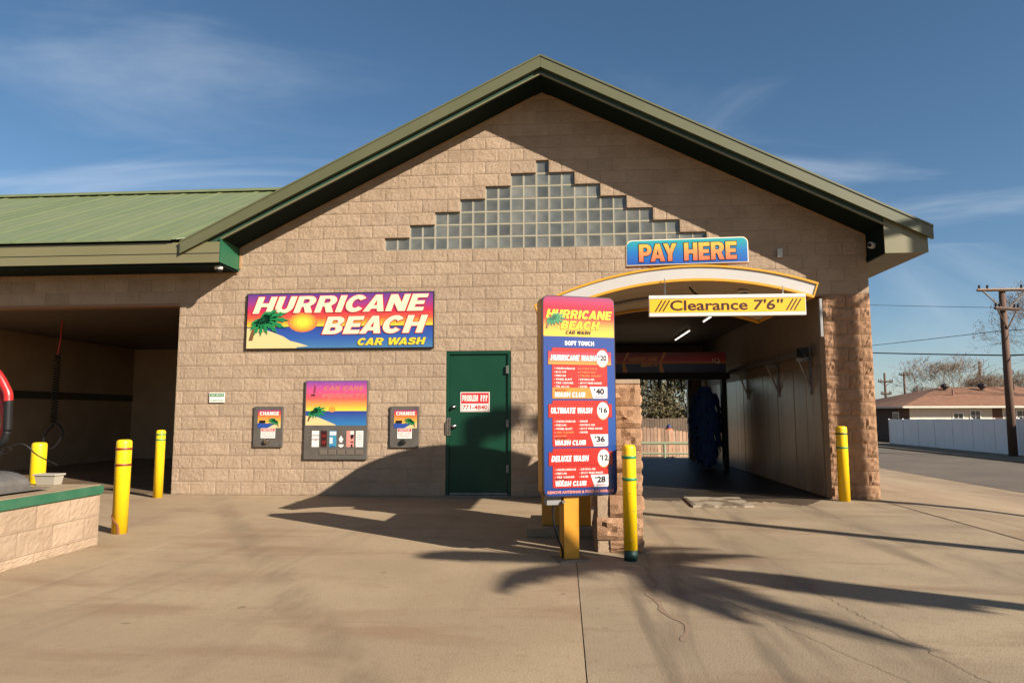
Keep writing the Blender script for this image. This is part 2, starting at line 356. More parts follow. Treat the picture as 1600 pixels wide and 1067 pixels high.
def palm_print(pn, u, v, k, lay, flip=1, k2=None):
    """little palm: trunk foot at (u,v), height k."""
    f = flip
    P = lambda a, b: (u + f * a * k, v - b * k)
    pn.poly('palm_trunk_print', TRUNK, lay, [P(-.06, 0), P(.10, 0), P(.14, .25), P(.25, .55), P(.42, .82), P(.36, .90), P(.16, .64), P(.03, .34)])
    c = (.45, .86)
    for a, ln, wd in ((196, .50, .12), (218, .62, .13), (242, .66, .13), (268, .62, .12), (296, .62, .12), (326, .85, .13), (345, 1.10, .14), (2, 1.22, .14), (18, 1.15, .14), (36, .85, .13), (60, .50, .12)):
        dx, dy = math.cos(R(a)), math.sin(R(a)); nx, ny = -dy, dx
        pts = [P(c[0] + dx * t * ln + nx * q * wd, c[1] + dy * t * ln + ny * q * wd - .10 * t * t) for t, q in ((0, .3), (.25, .8), (.32, .45), (.5, .9), (.58, .45), (.75, .7), (.8, .3), (1, 0), (.8, -.3), (.75, -.7), (.58, -.45), (.5, -.9), (.32, -.45), (.25, -.8), (0, -.3))]
        pn.poly('palm_leaf_print', PALMG, lay + 1, pts)
        pn.poly('palm_rib_print', PLEAFD, lay + 2, [P(c[0] + nx * .012, c[1] + ny * .012), P(c[0] + dx * ln * .9, c[1] + dy * ln * .9 - .08), P(c[0] - nx * .012, c[1] - ny * .012)])

# ------------------------------------------------------------------ split-face blocks
U = 0.2032
def block_mesh(wd, ht, nx, nz, amp, seed, depth=0.07, clip=None):
    rs = np.random.RandomState(seed)
    xs = np.linspace(-wd / 2, wd / 2, nx + 1); zs = np.linspace(-ht / 2, ht / 2, nz + 1)
    X, Z = np.meshgrid(xs, zs)
    a, b, c_, d_ = rs.uniform(-1, 1, 4)
    fld = 0.35 * np.sin(X * (9 + 5 * a) + 6 * b) * np.cos(Z * (14 + 8 * c_) + 6 * d_) + rs.normal(0, 0.42, X.shape)
    for _ in range(3):
        px, pz, rr = rs.uniform(-wd / 2, wd / 2), rs.uniform(-ht / 2, ht / 2), rs.uniform(.02, .06)
        fld += rs.uniform(-1.4, .9) * np.exp(-((X - px) ** 2 + (Z - pz) ** 2) / rr ** 2)
    ed = np.minimum(np.minimum(X + wd / 2, wd / 2 - X), np.minimum(Z + ht / 2, ht / 2 - Z))
    e = np.clip(ed / 0.020, 0, 1)
    Y = -(0.002 + (0.30 + 0.70 * e) * (0.55 * amp + 0.5 * amp * fld).clip(0, amp * 1.5))
    jx = rs.normal(0, wd / nx * .16, X.shape); jz = rs.normal(0, ht / nz * .16, X.shape)
    inn = (ed > 1e-6); X = X + jx * inn; Z = Z + jz * inn
    mb = MB(); n1 = nx + 1
    v = [(X[j, i], Y[j, i], Z[j, i]) for j in range(nz + 1) for i in range(n1)]
    f = [(j * n1 + i, j * n1 + i + 1, (j + 1) * n1 + i + 1, (j + 1) * n1 + i) for j in range(nz) for i in range(nx)]
    o = len(v)
    loop = [i for i in range(n1)] + [j * n1 + nx for j in range(1, nz + 1)] + [nz * n1 + i for i in range(nx - 1, -1, -1)] + [j * n1 for j in range(nz - 1, 0, -1)]
    v += [(v[q][0], depth, v[q][2]) for q in loop]; k = len(loop)
    f += [(loop[(q + 1) % k], loop[q], o + q, o + (q + 1) % k) for q in range(k)]
    mb.add(v, f); return mb
GAP = 0.0055
FULLV = [block_mesh(2 * U - GAP, U - GAP, 14, 7, 0.0085, 100 + i) for i in range(16)]
HALFV = [block_mesh(U - GAP, U - GAP, 7, 7, 0.0085, 200 + i) for i in range(6)]
FULLR = [block_mesh(2 * U - GAP, U - GAP, 9, 5, 0.034, 300 + i) for i in range(10)]
HALFR = [block_mesh(U - GAP, U - GAP, 5, 5, 0.036, 400 + i) for i in range(6)]
def to_me(name, mb, M):
    me = bpy.data.meshes.new(name); me.from_pydata(mb.v, [], mb.f); me.materials.append(M); me.update(); return me
FULLM = [to_me('block', b, BLOCK) for b in FULLV]; HALFM = [to_me('block', b, BLOCK) for b in HALFV]
FULLRM = [to_me('block', b, BLOCKD) for b in FULLR]; HALFRM = [to_me('block', b, BLOCKD) for b in HALFR]

# ------------------------------------------------------------------ ground, slabs, road
def sm(t): t = min(1, max(0, t)); return t * t * (3 - 2 * t)
def gz(x, y): return min(-0.75 * sm((x - 5.2) / 6.0), -0.55 * sm((y - 9.7) / 2.4))
def sheet(xs, ys, dz):
    mb = MB(); nx = len(xs)
    mb.add([(x, y, gz(x, y) + dz) for y in ys for x in xs], [(j * nx + i, j * nx + i + 1, (j + 1) * nx + i + 1, (j + 1) * nx + i) for j in range(len(ys) - 1) for i in range(nx - 1)])
    return mb
SX = [5.2 + 0.6 * i for i in range(11)]
SY = [9.7 + 0.4 * i for i in range(7)]
DIRT = mat('dry_ground', (0.33, 0.25, 0.16), 0.95, (0.24, 0.18, 0.11), 0.9, 0.3, 20)
tag(mk('ground', sheet([-900, -200, -60, -20, 0, 3] + SX + [13, 18, 25, 60, 200, 900], [-500, -100, -30, -10, 0, 6] + SY + [14, 20, 40, 100, 300, 1500], -0.045), DIRT), kind='structure')

def concrete_mat(name, c1, c2, stain, dark, seed, tracks=(), streak=0.5):
    M = bpy.data.materials.new(name); M.use_nodes = True; n = M.node_tree.nodes; l = M.node_tree.links; b = n['Principled BSDF']
    b.inputs['Roughness'].default_value = 0.78; b.inputs['Specular IOR Level'].default_value = 0.35
    g = n.new('ShaderNodeNewGeometry')
    def noise(scale, det, mpscale=None, rot=0, dist=0.0, rough=0.6):
        t = n.new('ShaderNodeTexNoise'); t.inputs['Scale'].default_value = scale; t.inputs['Detail'].default_value = det; t.inputs['Distortion'].default_value = dist; t.inputs['Roughness'].default_value = rough
        q = n.new('ShaderNodeMapping'); q.inputs['Location'].default_value = (seed, seed * 2, 0); q.inputs['Rotation'].default_value = (0, 0, rot)
        if mpscale: q.inputs['Scale'].default_value = mpscale
        l.new(g.outputs['Position'], q.inputs[0]); l.new(q.outputs[0], t.inputs['Vector']); return t.outputs[0]
    def ramp(src, p0, p1, v0=0.0, v1=1.0):
        r = n.new('ShaderNodeMapRange'); r.interpolation_type = 'SMOOTHSTEP'; r.inputs[1].default_value = p0; r.inputs[2].default_value = p1; r.inputs[3].default_value = v0; r.inputs[4].default_value = v1
        l.new(src, r.inputs[0]); return r.outputs[0]
    def mixc(fac, a, bcol):
        m_ = n.new('ShaderNodeMix'); m_.data_type = 'RGBA'; l.new(fac, m_.inputs[0])
        if isinstance(a, tuple): m_.inputs[6].default_value = (*al(a), 1)
        else: l.new(a, m_.inputs[6])
        m_.inputs[7].default_value = (*al(bcol), 1); return m_.outputs[2]
    cA = mixc(ramp(noise(0.55, 7), 0.38, 0.60), c1, c2)
    cB = mixc(ramp(noise(1.0, 8, (0.5, 1.8, 1), R(35), 0.4), 0.49, 0.68, 0, 0.75), cA, stain)
    cC = mixc(ramp(noise(0.9, 6, (2.2, 0.22, 1), R(-18), 0.8), 0.53, 0.70, 0, streak), cB, dark)
    cC = mixc(ramp(noise(3.5, 6, (1, 1, 1), 0, 0.6), 0.60, 0.70, 0, 0.40), cC, stain)
    vo = n.new('ShaderNodeTexVoronoi'); vo.inputs['Scale'].default_value = 1.7; vo.inputs['Randomness'].default_value = 1
    l.new(g.outputs['Position'], vo.inputs['Vector'])
    vm = n.new('ShaderNodeMath'); vm.operation = 'ADD'; l.new(vo.outputs['Distance'], vm.inputs[0]); l.new(ramp(noise(9, 4), 0.3, 0.7, 0.0, 0.09), vm.inputs[1])
    cD = mixc(ramp(vm.outputs[0], 0.060, 0.085, 0.65, 0.0), cC, dark)
    sx_ = n.new('ShaderNodeSeparateXYZ'); l.new(g.outputs['Position'], sx_.inputs[0])
    for tx, slope in tracks:
        a1 = n.new('ShaderNodeMath'); a1.operation = 'MULTIPLY_ADD'; l.new(sx_.outputs[1], a1.inputs[0]); a1.inputs[1].default_value = slope; a1.inputs[2].default_value = tx
        a2 = n.new('ShaderNodeMath'); a2.operation = 'SUBTRACT'; l.new(sx_.outputs[0], a2.inputs[0]); l.new(a1.outputs[0], a2.inputs[1])
        a3 = n.new('ShaderNodeMath'); a3.operation = 'ABSOLUTE'; l.new(a2.outputs[0], a3.inputs[0])
        a4 = n.new('ShaderNodeMath'); a4.operation = 'MULTIPLY'; l.new(ramp(a3.outputs[0], 0.05, 0.26, 0.42, 0.0), a4.inputs[0]); l.new(ramp(noise(2.2, 6, (2.0, 0.5, 1)), 0.36, 0.62, 0.1, 1.0), a4.inputs[1])
        cD = mixc(a4.outputs[0], cD, dark)
    cD = mixc(ramp(noise(15, 7, rough=0.7), 0.50, 0.68, 0, 0.42), cD, stain)
    cD = mixc(ramp(noise(26, 5, rough=0.6), 0.66, 0.74, 0, 0.55), cD, dark)
    cE = mixc(ramp(noise(60, 3), 0.58, 0.74, 0, 0.45), cD, stain)
    cF = mixc(ramp(noise(95, 2, rough=0.4), 0.66, 0.76, 0, 0.30), cE, (0.62, 0.54, 0.43))
    l.new(cF, b.inputs['Base Color'])
    bp = n.new('ShaderNodeBump'); bp.inputs['Strength'].default_value = 0.35; bp.inputs['Distance'].default_value = 0.012
    l.new(noise(70, 5), bp.inputs['Height']); l.new(bp.outputs[0], b.inputs['Normal'])
    return M
CONC = concrete_mat('lot_concrete', (0.415, 0.325, 0.208), (0.355, 0.275, 0.176), (0.29, 0.195, 0.12), (0.18, 0.138, 0.09), 3.1, ((-5.2, -.62),), 0.30)
CONC2 = concrete_mat('lane_concrete', (0.405, 0.325, 0.212), (0.325, 0.262, 0.175), (0.25, 0.175, 0.11), (0.145, 0.115, 0.08), 8.3, ((1.75, -.05), (3.35, -.10)), 0.75)
JOINT = mat('joint_filler', (0.09, 0.065, 0.045), 0.9)
lot = tag(mk('concrete_lot', MB().box(-18, 4.85, -20, -0.004, -0.12, -0.028), JOINT), kind='structure')
def slab(x0, x1, y0, y1, M):
    g = 0.0032
    return mk('slab', MB().box(x0 + g, x1 - g, y0 + g, y1 - g, -0.10, 0.0), M, lot)
XE = [-18, -11.6, -7.6, -3.6, 0.40]
YE = [-20, -14.6, -10.6, -6.55, -0.004]
for i in range(4):
    for j in range(4): slab(XE[i], XE[i + 1], YE[j], YE[j + 1], CONC)
for y0, y1 in ((-20, -14.6), (-14.6, -10.6), (-10.6, -6.55), (-6.55, -2.75), (-2.75, -0.004)): slab(0.40, 4.85, y0, y1, CONC2)
tag(mk('driveway_apron', sheet([4.862, 5.2] + SX[1:] + [11.8], [-20 + 1.5 * i for i in range(20)] + SY + [14, 18, 24, 32, 45], 0.0), CONC), kind='structure')
ASPH = mat('asphalt', (0.17, 0.138, 0.10), 0.9, (0.125, 0.10, 0.074), 0.5, 0.4, 60)
tag(mk('road', MB().box(11.806, 18.5, -60, 120, -0.80, -0.745), ASPH), kind='structure')
tag(mk('kerb', MB().box(18.5, 18.66, -60, 120, -0.80, -0.665), mat('kerb_concrete', (0.36, 0.29, 0.21), 0.9, (0.28, 0.22, 0.16), 2)), kind='structure')
tag(mk('verge', MB().box(18.66, 21.15, -60, 120, -0.80, -0.69), mat('dry_grass_verge', (0.36, 0.27, 0.15), 0.95, (0.22, 0.155, 0.09), 1.4, 0.6, 30)), kind='structure')
# joints, cracks and a painted shadow line on the lot
CRK = mat('crack', (0.10, 0.076, 0.054), 0.95)  # also colours the painted shadow line by the pillar
def ribbon(pts, wd, z):
    mb = MB()
    for i in range(len(pts) - 1):
        a, b = Vector(pts[i]), Vector(pts[i + 1]); d = (b - a).normalized(); n_ = Vector((-d.y, d.x)) * wd / 2; a = a - d * wd * .2; b = b + d * wd * .2
        mb.add([(p.x, p.y, z) for p in (a - n_, b - n_, b + n_, a + n_)], [(0, 1, 2, 3)])
    return mb
rs = random.Random(3)
def wob(a, b, n, k):
    return [(a[0] + (b[0] - a[0]) * i / n + (rs.uniform(-k, k) if 0 < i < n else 0), a[1] + (b[1] - a[1]) * i / n + (rs.uniform(-k, k) if 0 < i < n else 0)) for i in range(n + 1)]
tag(mk('crack_shadow_line', ribbon(wob((1.05, -4.85), (2.02, -7.4), 60, 0.012), 0.003, 0.003), CRK, lot), kind='structure')
tag(mk('crack_shadow_line', ribbon(wob((2.0, -4.9), (2.35, -7.6), 70, 0.016), 0.0035, 0.003), CRK, lot), kind='structure')
tag(mk('crack_shadow_line', ribbon(wob((4.9, 0.0), (4.95, -0.5), 3, 0.01) + wob((5.0, -0.55), (6.1, -2.6), 9, 0.015), 0.014, 0.006), CRK, lot), kind='structure')  # dark line painted for the pole's shadow running to the pillar foot
tag(mk('crack_shadow_line', ribbon(wob((4.86, -0.02), (4.84, -5.5), 14, 0.006), 0.014, 0.005), CRK, lot), kind='structure')
STREAK = mat('rust_streak', (0.245, 0.165, 0.105), 0.9, (0.29, 0.215, 0.14), 5)
sk = MB()
for i in range(60):
    t0, t1 = i / 60, (i + 1) / 60
    fx = lambda t: (0.93 + .05 * math.sin(t * 9) + .025 * math.sin(t * 23 + 1) + .03 * t, -4.75 - 1.85 * t, .0025)
    wd = .012 + .010 * math.sin(t0 * 31) ** 2
    p0, p1 = fx(t0), fx(t1); sk.add([(p0[0] - wd, p0[1], .0025), (p0[0] + wd, p0[1], .0025), (p1[0] + wd, p1[1], .0025), (p1[0] - wd, p1[1], .0025)], [(3, 2, 1, 0)])
tag(mk('rust_streak', sk, STREAK, lot), kind='structure')

# ------------------------------------------------------------------ the car wash building
bld = thing('car_wash_building', (0, 0, 0), 'tan split-face block car wash with green gabled roof', 'building')
XL, XR = -61.0, 24.25
JB, TL_, TR_ = -29.07, 3.5, 20.85
def topz(x): return 3.535 if x < -4.94 else 6.43 - 0.5 * abs(x)
def intervals(n):
    cuts = []
    if n < 15: cuts += [(XL - 1, JB)]
    if n < 11: cuts += [(-7.5, -2.5)]
    if n < 15: cuts += [(TL_, TR_)]
    if 19 <= n <= 25: h = 12.5 - 2 * (n - 19); cuts += [(-h, h)]
    lo = XL if n < 18 else -24.3
    out = []; a = lo
    for c0, c1 in sorted(cuts):
        if c0 > a: out.append((a, c0))
        a = max(a, c1)
    if a < XR: out.append((a, XR))
    return out
back = MB()
def clip_poly(x0, x1, z0, z1):
    """rectangle under the gable line, x0..x1 on one side of 0."""
    pts = [(x0, z0), (x1, z0), (x1, z1), (x0, z1)]
    out = []
    f = lambda p: topz(p[0]) - p[1]
    for i in range(4):
        a, b = pts[i], pts[(i + 1) % 4]; fa, fb = f(a), f(b)
        if fa >= 0: out.append(a)
        if fa * fb < 0: t = fa / (fa - fb); out.append((a[0] + (b[0] - a[0]) * t, a[1] + (b[1] - a[1]) * t))
    return out
blocks = []
for n in range(0, 32):
    for a, b in intervals(n):
        for s0, s1 in ((a, min(b, -24.3)), (max(a, -24.3), min(b, 0)), (max(a, 0), b)):
            if s1 - s0 > 0.01:
                if s1 <= -24.29: q = [(s0 * U, n * U), (s1 * U, n * U), (s1 * U, min((n + 1) * U, 3.535)), (s0 * U, min((n + 1) * U, 3.535))] if n * U < 3.5 else []
                else: q = clip_poly(s0 * U + (1e-4 if abs(s0 + 24.3) < .01 else 0), s1 * U, n * U, (n + 1) * U)
                if len(q) >= 3: back.prism(q, 0.003, 0.20)
        ph = 0.5 if n % 2 == 0 else 1.5
        k = math.ceil((a - ph) / 2 + 1e-6); js = [a]
        while ph + 2 * k < b - 1e-6: js.append(ph + 2 * k); k += 1
        js.append(b)
        for q0, q1 in zip(js, js[1:]):
            if q1 - q0 > 0.12: blocks.append((n, q0, q1))
wall = mk('front_wall', back, MORTAR, bld)
single, field = [], MB()
for n, q0, q1 in blocks:
    x0, x1, z0 = q0 * U, q1 * U, n * U; xc = (x0 + x1) / 2
    rough = q0 > 20.7 and n < 15
    lim = 3.535 if x1 <= -4.93 else min(topz(max(x0, -4.93)), topz(x1))
    if n * U > 3.5 and x0 < -4.95: continue
    if max(topz(x0 if x0 > -4.94 else -4.93), topz(x1)) <= z0 + 0.01: continue
    clipped = z0 + U > lim + 1e-4
    wd = q1 - q0; full = wd > 1.45
    var = random.randrange(100)
    single.append((clipped, n, xc, z0, wd, full, rough, var, x0))
single.sort(key=lambda t: (t[0], not t[6], t[8] < -5.91, t[1]))
for i, (clipped, n, xc, z0, wd, full, rough, var, x0) in enumerate(single):
    src = (FULLRM if rough else FULLM) if full else (HALFRM if rough else HALFM)
    me = src[var % len(src)]
    base = (2 if full else 1) * U - GAP; sx = (wd * U - GAP) / base
    flip = -1 if var % 2 else 1
    if i < 300:
        place('block', me, (xc, 0, z0 + U / 2), wall, scale=(sx, 1, 1))
    else:
        b_ = (FULLR if rough else FULLV)[var % len(src)] if full else (HALFR if rough else HALFV)[var % len(src)]
        vv = []
        for p in b_.v:
            x, z = xc + p[0] * sx, z0 + U / 2 + p[2]
            if clipped: z = min(z, 3.53 if xc < -4.94 else max(topz(x), z0 + 0.002))
            vv.append((x, p[1], z))
        field.add(vv, b_.f)
fo = mk('block_field', field, BLOCK, wall); fo['kind'] = 'stuff'

# glass blocks
gw = mk('glass_block_window', MB().box(-12.5 * U, 12.5 * U, 0.19, 0.20, 19 * U, 20 * U), MORTAR, bld)
grid = MB()
gb = MB()
g0 = (U - 0.014) / 2
gb.cur = 1
def ring(r0, y0, r1, y1):
    v = [(-r0, y0, -r0), (r0, y0, -r0), (r0, y0, r0), (-r0, y0, r0), (-r1, y1, -r1), (r1, y1, -r1), (r1, y1, r1), (-r1, y1, r1)]
    return v, [(0, 1, 5, 4), (1, 2, 6, 5), (2, 3, 7, 6), (3, 0, 4, 7)]
gb.add(*ring(g0, 0.085, g0, 0.012)); gb.add(*ring(g0, 0.012, g0 - 0.006, 0.006)); gb.add(*ring(g0 - 0.006, 0.006, g0 - 0.011, 0.009))
gb.cur = 0
r_ = g0 - 0.011
vs = [(x, 0.009 + 0.007 * (1 - (x / r_) ** 2) * (1 - (z / r_) ** 2) + 0.0, z) for z in np.linspace(-r_, r_, 5) for x in np.linspace(-r_, r_, 5)]
gb.add(vs, [(j * 5 + i, j * 5 + i + 1, (j + 1) * 5 + i + 1, (j + 1) * 5 + i) for j in range(4) for i in range(4)])
gme = bpy.data.meshes.new('glass_block'); gme.from_pydata(gb.v, [], gb.f); gme.materials.append(GLASSB); gme.materials.append(GLASSE); gme.polygons.foreach_set('material_index', gb.m); gme.update()
GROUT = mat('glass_grout', (0.56, 0.51, 0.39), 0.8)
for n in range(19, 26):
    h = 12.5 - 2 * (n - 19)
    grid.box(-h * U, h * U, 0.050, 0.10, n * U, (n + 1) * U)
    for i in range(int(2 * h)): 
        o = place('glass_block', gme, ((-h + 0.5 + i) * U, 0.030, (n + 0.5) * U), gw)
for n in range(19, 26):
    h = 12.5 - 2 * (n - 19)
    for i in range(int(2 * h) + 1): grid.box((-h + i) * U - .005, (-h + i) * U + .005, 0.036, 0.05, n * U, (n + 1) * U)
    grid.box(-h * U, h * U, 0.037, 0.05, n * U - .006, n * U + .006)
mk('grout_joints', grid, GROUT, gw)

# roof ---------------------------------------------------------------
roof = mk('gable_roof', MB().prism([(-5.52, 3.86), (0, 6.62), (5.52, 3.86), (5.52, 3.905), (0, 6.665), (-5.52, 3.905)], -0.64, 9.6), ROOFP, bld)
mk('panel_lap', MB().box(-16, -5.6, -0.69, -0.66, 3.878, 3.896), DARK, wing) if False else None
def rake(name, side, z_off0, z_off1, y0, y1, M, xe=5.55, peak=0.0):
    pts = [(peak, 6.72 - z_off1 - 0.5 * peak), (xe, 6.72 - z_off1 - 0.5 * xe), (xe, 6.72 - z_off0 - 0.5 * xe), (peak, 6.72 - z_off0 - 0.5 * peak)]
    if side < 0: pts = [(-x, z) for x, z in pts][::-1]
    return mk(name, MB().prism(pts, y0, y1), M, roof)
for sd_ in (-1, 1):
    rake('rake_fascia', sd_, 0.045, 0.235, -0.70, -0.645, RAKE, peak=0.0012)
    rake('rake_cap', sd_, 0.037, 0.066, -0.712, -0.58, RAKE, peak=0.0012)
    rake('lower_fascia', sd_, 0.21, 0.312, -0.612, -0.58, LFAS, xe=5.5 if sd_ < 0 else 5.45, peak=0.0012)
    rake('fascia_lip', sd_, 0.300, 0.322, -0.640, -0.612, FASCIA, xe=4.95, peak=0.0012)
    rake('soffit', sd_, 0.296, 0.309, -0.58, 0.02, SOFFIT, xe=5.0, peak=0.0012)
    rake('soffit_trim', sd_, 0.308, 0.327, -0.030, -0.006, TRIM, xe=4.90, peak=0.12)
mk('soffit_trim', MB().box(-4.925, -4.90, -0.032, -0.006, 3.60, 3.945), TRIM, roof)
mk('soffit_trim', MB().box(4.90, 4.925, -0.032, -0.006, 3.62, 3.945), TRIM, roof)
# eave return on the right
eb = MB(); eb.cur = 0
eb.prism([(4.905, 3.53), (5.50, 3.53), (5.50, 6.72 - .228 - 2.75), (4.905, 6.72 - .228 - 2.4525)], -0.632, -0.612)
mk('eave_return', eb, FASCIA, roof)
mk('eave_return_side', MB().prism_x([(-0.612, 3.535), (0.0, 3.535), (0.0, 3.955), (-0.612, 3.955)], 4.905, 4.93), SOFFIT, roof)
es = MB()
for i in range(46): es.box(4.935, 5.49, -0.60 + 0.22 * i, -0.60 + 0.22 * i + 0.212, 3.532, 3.548)
mk('eave_soffit', es, SOFFITK, roof)
mk('eave_fascia', MB().box(5.47, 5.50, -0.605, 9.6, 3.55, 3.93), FASCIA, roof)
# left wing
wing = mk('wing_roof', MB().prism_x([(-0.60, 3.88), (4.2, 6.24), (9.0, 3.88), (9.0, 3.84), (4.2, 6.20), (-0.60, 3.84)], -16.0, -5.9), DARK, bld)
pw = 0.8565; x = -16.0
def wz(y): return 3.93 + 0.49 * (y + 0.70)
ri = random.Random(5)
while x < -3.0:
    xa, xb = x, x + pw
    ys = lambda q: max(-0.70, (6.69 + 0.5 * q - 3.93) / 0.49 - 0.70)
    ya, yb = ys(xa), ys(xb)
    mb = MB(); dzp = ri.uniform(-0.003, 0.003)
    if yb < 4.15:
        mb.add([(xa + .002, ya, wz(ya) + dzp), (xb - .002, yb, wz(yb) + dzp), (xb - .002, 4.2, wz(4.2) + dzp), (xa + .002, 4.2, wz(4.2) + dzp), (xa + .002, ya, wz(ya) - .012), (xb - .002, yb, wz(yb) - .012)], [(0, 1, 2, 3), (4, 5, 1, 0)])
        for q in (0, 1, 2):
            xr = xa + q * pw / 3; ya = ys(xr); hh = .018 if q == 0 else .008
            a0 = xr - .034; b0 = xr + .085; a1 = xr - .026; b1 = xr - .004
            mb.add([(a0, ya, wz(ya)), (a1, ya, wz(ya) + hh), (b1, ya, wz(ya) + hh), (b0, ya, wz(ya)), (a0, 4.2, wz(4.2)), (a1, 4.2, wz(4.2) + hh), (b1, 4.2, wz(4.2) + hh), (b0, 4.2, wz(4.2))], [(1, 0, 4, 5), (2, 1, 5, 6), (3, 2, 6, 7), (0, 1, 2, 3)])
        mk('roof_panel', mb, ROOFP, wing)
    x += pw
mk('ridge_cap', MB().prism_x([(4.0, wz(4.0) + .045), (4.2, wz(4.2) + .055), (4.4, wz(4.0) + .045), (4.4, wz(4.0) + .065), (4.2, wz(4.2) + .075), (4.0, wz(4.0) + .065)][::-1], -16, -1.2), ROOFP, wing)
mk('eave_fascia', MB().box(-16, -4.945, -0.645, -0.61, 3.575, 3.895), FASCIA, wing)
mk('eave_fascia_lip', MB().box(-16, -4.945, -0.652, -0.645, 3.715, 3.722), DARK, wing)
mk('eave_return_side', MB().prism_x([(-0.645, 3.575), (0.0, 3.575), (0.0, 3.93), (-0.645, 3.955)], -4.945, -4.93), GREEN, wing)
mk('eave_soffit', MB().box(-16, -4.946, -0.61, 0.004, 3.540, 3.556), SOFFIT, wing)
mk('soffit_trim', MB().box(-16, -4.95, -0.030, -0.004, 3.518, 3.539), TRIM, wing)
LINT = mat('lintel_paint', (0.30, 0.155, 0.07), 0.6)
mk('lintel', MB().box(-12.3, JB * U + .004, -0.012, 0.21, 3.008, 3.046), LINT, bld)
mk('lintel', MB().box(TL_ * U - .01, TR_ * U + .01, -0.006, 0.21, 3.018, 3.046), LINT, bld)

# bay interiors ------------------------------------------------------
BAYW = mat('bay_wall_paint', (0.62, 0.46, 0.30), 0.45, (0.52, 0.38, 0.24), 1.5)
mk('bay_side_wall', MB().box(-12.3, -12.1, 0.02, 8.6, 0.0, 3.14), BAYW, bld)
mk('bay_dark_band', MB().box(-12.1, -12.085, 0.02, 8.6, 1.62, 1.80), mat('dark_band', (0.085, 0.08, 0.06), 0.5), bld)
mk('bay_back_wall', MB().box(-12.1, -5.9, 8.4, 8.6, 0, 3.14), BAYW, bld)
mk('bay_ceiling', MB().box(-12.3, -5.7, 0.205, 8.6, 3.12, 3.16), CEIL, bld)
mk('bay_divider_wall', MB().box(-5.9, -5.7, 0.205, 8.6, 0, 3.12), BEIGEW, bld)
mk('bay_floor', MB().box(-12.1, -5.9, 0.0, 8.6, -0.1, 0.002), mat('bay_concrete', (0.17, 0.12, 0.08), 0.35, (0.30, 0.225, 0.15), 1.3), bld)
mk('tunnel_left_wall', MB().box(0.52, 0.70, 0.205, 9.2, 0, 3.2), BEIGEW, bld)
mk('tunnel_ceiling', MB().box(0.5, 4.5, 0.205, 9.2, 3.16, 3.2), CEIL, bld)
tr = mk('tunnel_right_wall', MB().box(4.235, 4.45, 0.205, 9.2, 0, 3.16), BEIGEW, bld)
y = 0.21; ri = random.Random(9)
while y < 9.1:
    mk('wall_panel', MB().box(4.205 + ri.uniform(0, .008), 4.236, y, min(y + 0.292, 9.15), 0.02, 1.98), PANELW, tr, bevel=0.004); y += 0.30
mk('side_wall', MB().box(4.46, 4.90, 0.205, 9.3, 0, 3.53), BLOCKD, bld)
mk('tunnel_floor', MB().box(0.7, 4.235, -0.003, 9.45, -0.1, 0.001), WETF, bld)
mk('exit_header', MB().box(0.7, 4.235, 9.0, 9.2, 2.42, 3.16), BEIGEW, bld)
mk('exit_jamb', MB().box(3.78, 4.235, 9.0, 9.2, 0, 2.42), BEIGEW, bld)
mk('exit_jamb', MB().box(0.7, 1.1, 9.0, 9.2, 0, 2.42), BEIGEW, bld)
mk('rear_wall', MB().prism([(-4.9, 3.2), (4.9, 3.2), (4.9, 3.95), (0, 6.4), (-4.9, 3.95)], 9.2, 9.35), BEIGEW, bld)
mk('rear_wall', MB().box(-5.7, 0.52, 9.0, 9.2, 0, 3.2), BEIGEW, bld)
mk('conduit', MB().box(4.170, 4.212, -0.05, 0.0, 2.40, 2.98), mat('grey_conduit', (0.34, 0.34, 0.34), 0.5), bld, bevel=0.006)

# door ---------------------------------------------------------------
dx0, dx1, dz = -7.5 * U, -2.5 * U, 11 * U
door = mk('door', MB().box(dx0 + .055, dx1 - .055, 0.030, 0.075, 0.022, dz - .055), DGREEN, bld)
fr = MB(); fr.box(dx0, dx0 + .05, 0.004, 0.14, 0, dz); fr.box(dx1 - .05, dx1, 0.004, 0.14, 0, dz); fr.box(dx0 + .05, dx1 - .05, 0.004, 0.14, dz - .05, dz)
mk('door_frame', fr, DGREEN, door, bevel=0.003)
mk('door_sweep', MB().box(dx0 + .06, dx1 - .06, 0.018, 0.030, 0.025, 0.055), GALV, door)
for z in (0.36, 1.05, 1.88): mk('hinge', MB().box(dx1 - .078, dx1 - .038, -0.010, 0.026, z, z + .12), GALV, door, bevel=0.004)
for z, r in ((1.365, .028), (1.065, .034)):
    t = MB(); t.tube([(dx0 + .125, 0.030, z), (dx0 + .125, 0.015, z), (dx0 + .125, 0.008, z), (dx0 + .125, -0.025, z), (dx0 + .125, -0.045, z)], [r * 1.2, r * 1.2, r * .5, r, r * .7], 14)
    mk('door_knob', t, CHROME, door, smooth=True)
mk('latch_guard', MB().box(dx0 + .012, dx0 + .075, -0.006, 0.029, 0.92, 1.20), CHROME, door, bevel=0.004)
mk('pull_handle', MB().tube([(dx0 + .045, -0.005, 1.17), (dx0 + .045, -0.045, 1.15), (dx0 + .045, -0.045, 0.97), (dx0 + .045, -0.005, 0.95)], 0.010, 8), CHROME, door)
mk('threshold', MB().box(dx0, dx1, -0.02, 0.2, 0.0, 0.018), GALV, door)
mk('door_recess', MB().box(dx0 + .05, dx1 - .05, 0.15, 0.18, 0, dz), DARK, door)
ds = solo('door_notice', MB().box(-1.30, -0.843, 0.0265, 0.0295, 1.29, 1.595), PWHITE, 'red and white problem notice with phone number on green door', 'notice')
pn = Panel(-1.30, 1.595, 0.0265, ds)
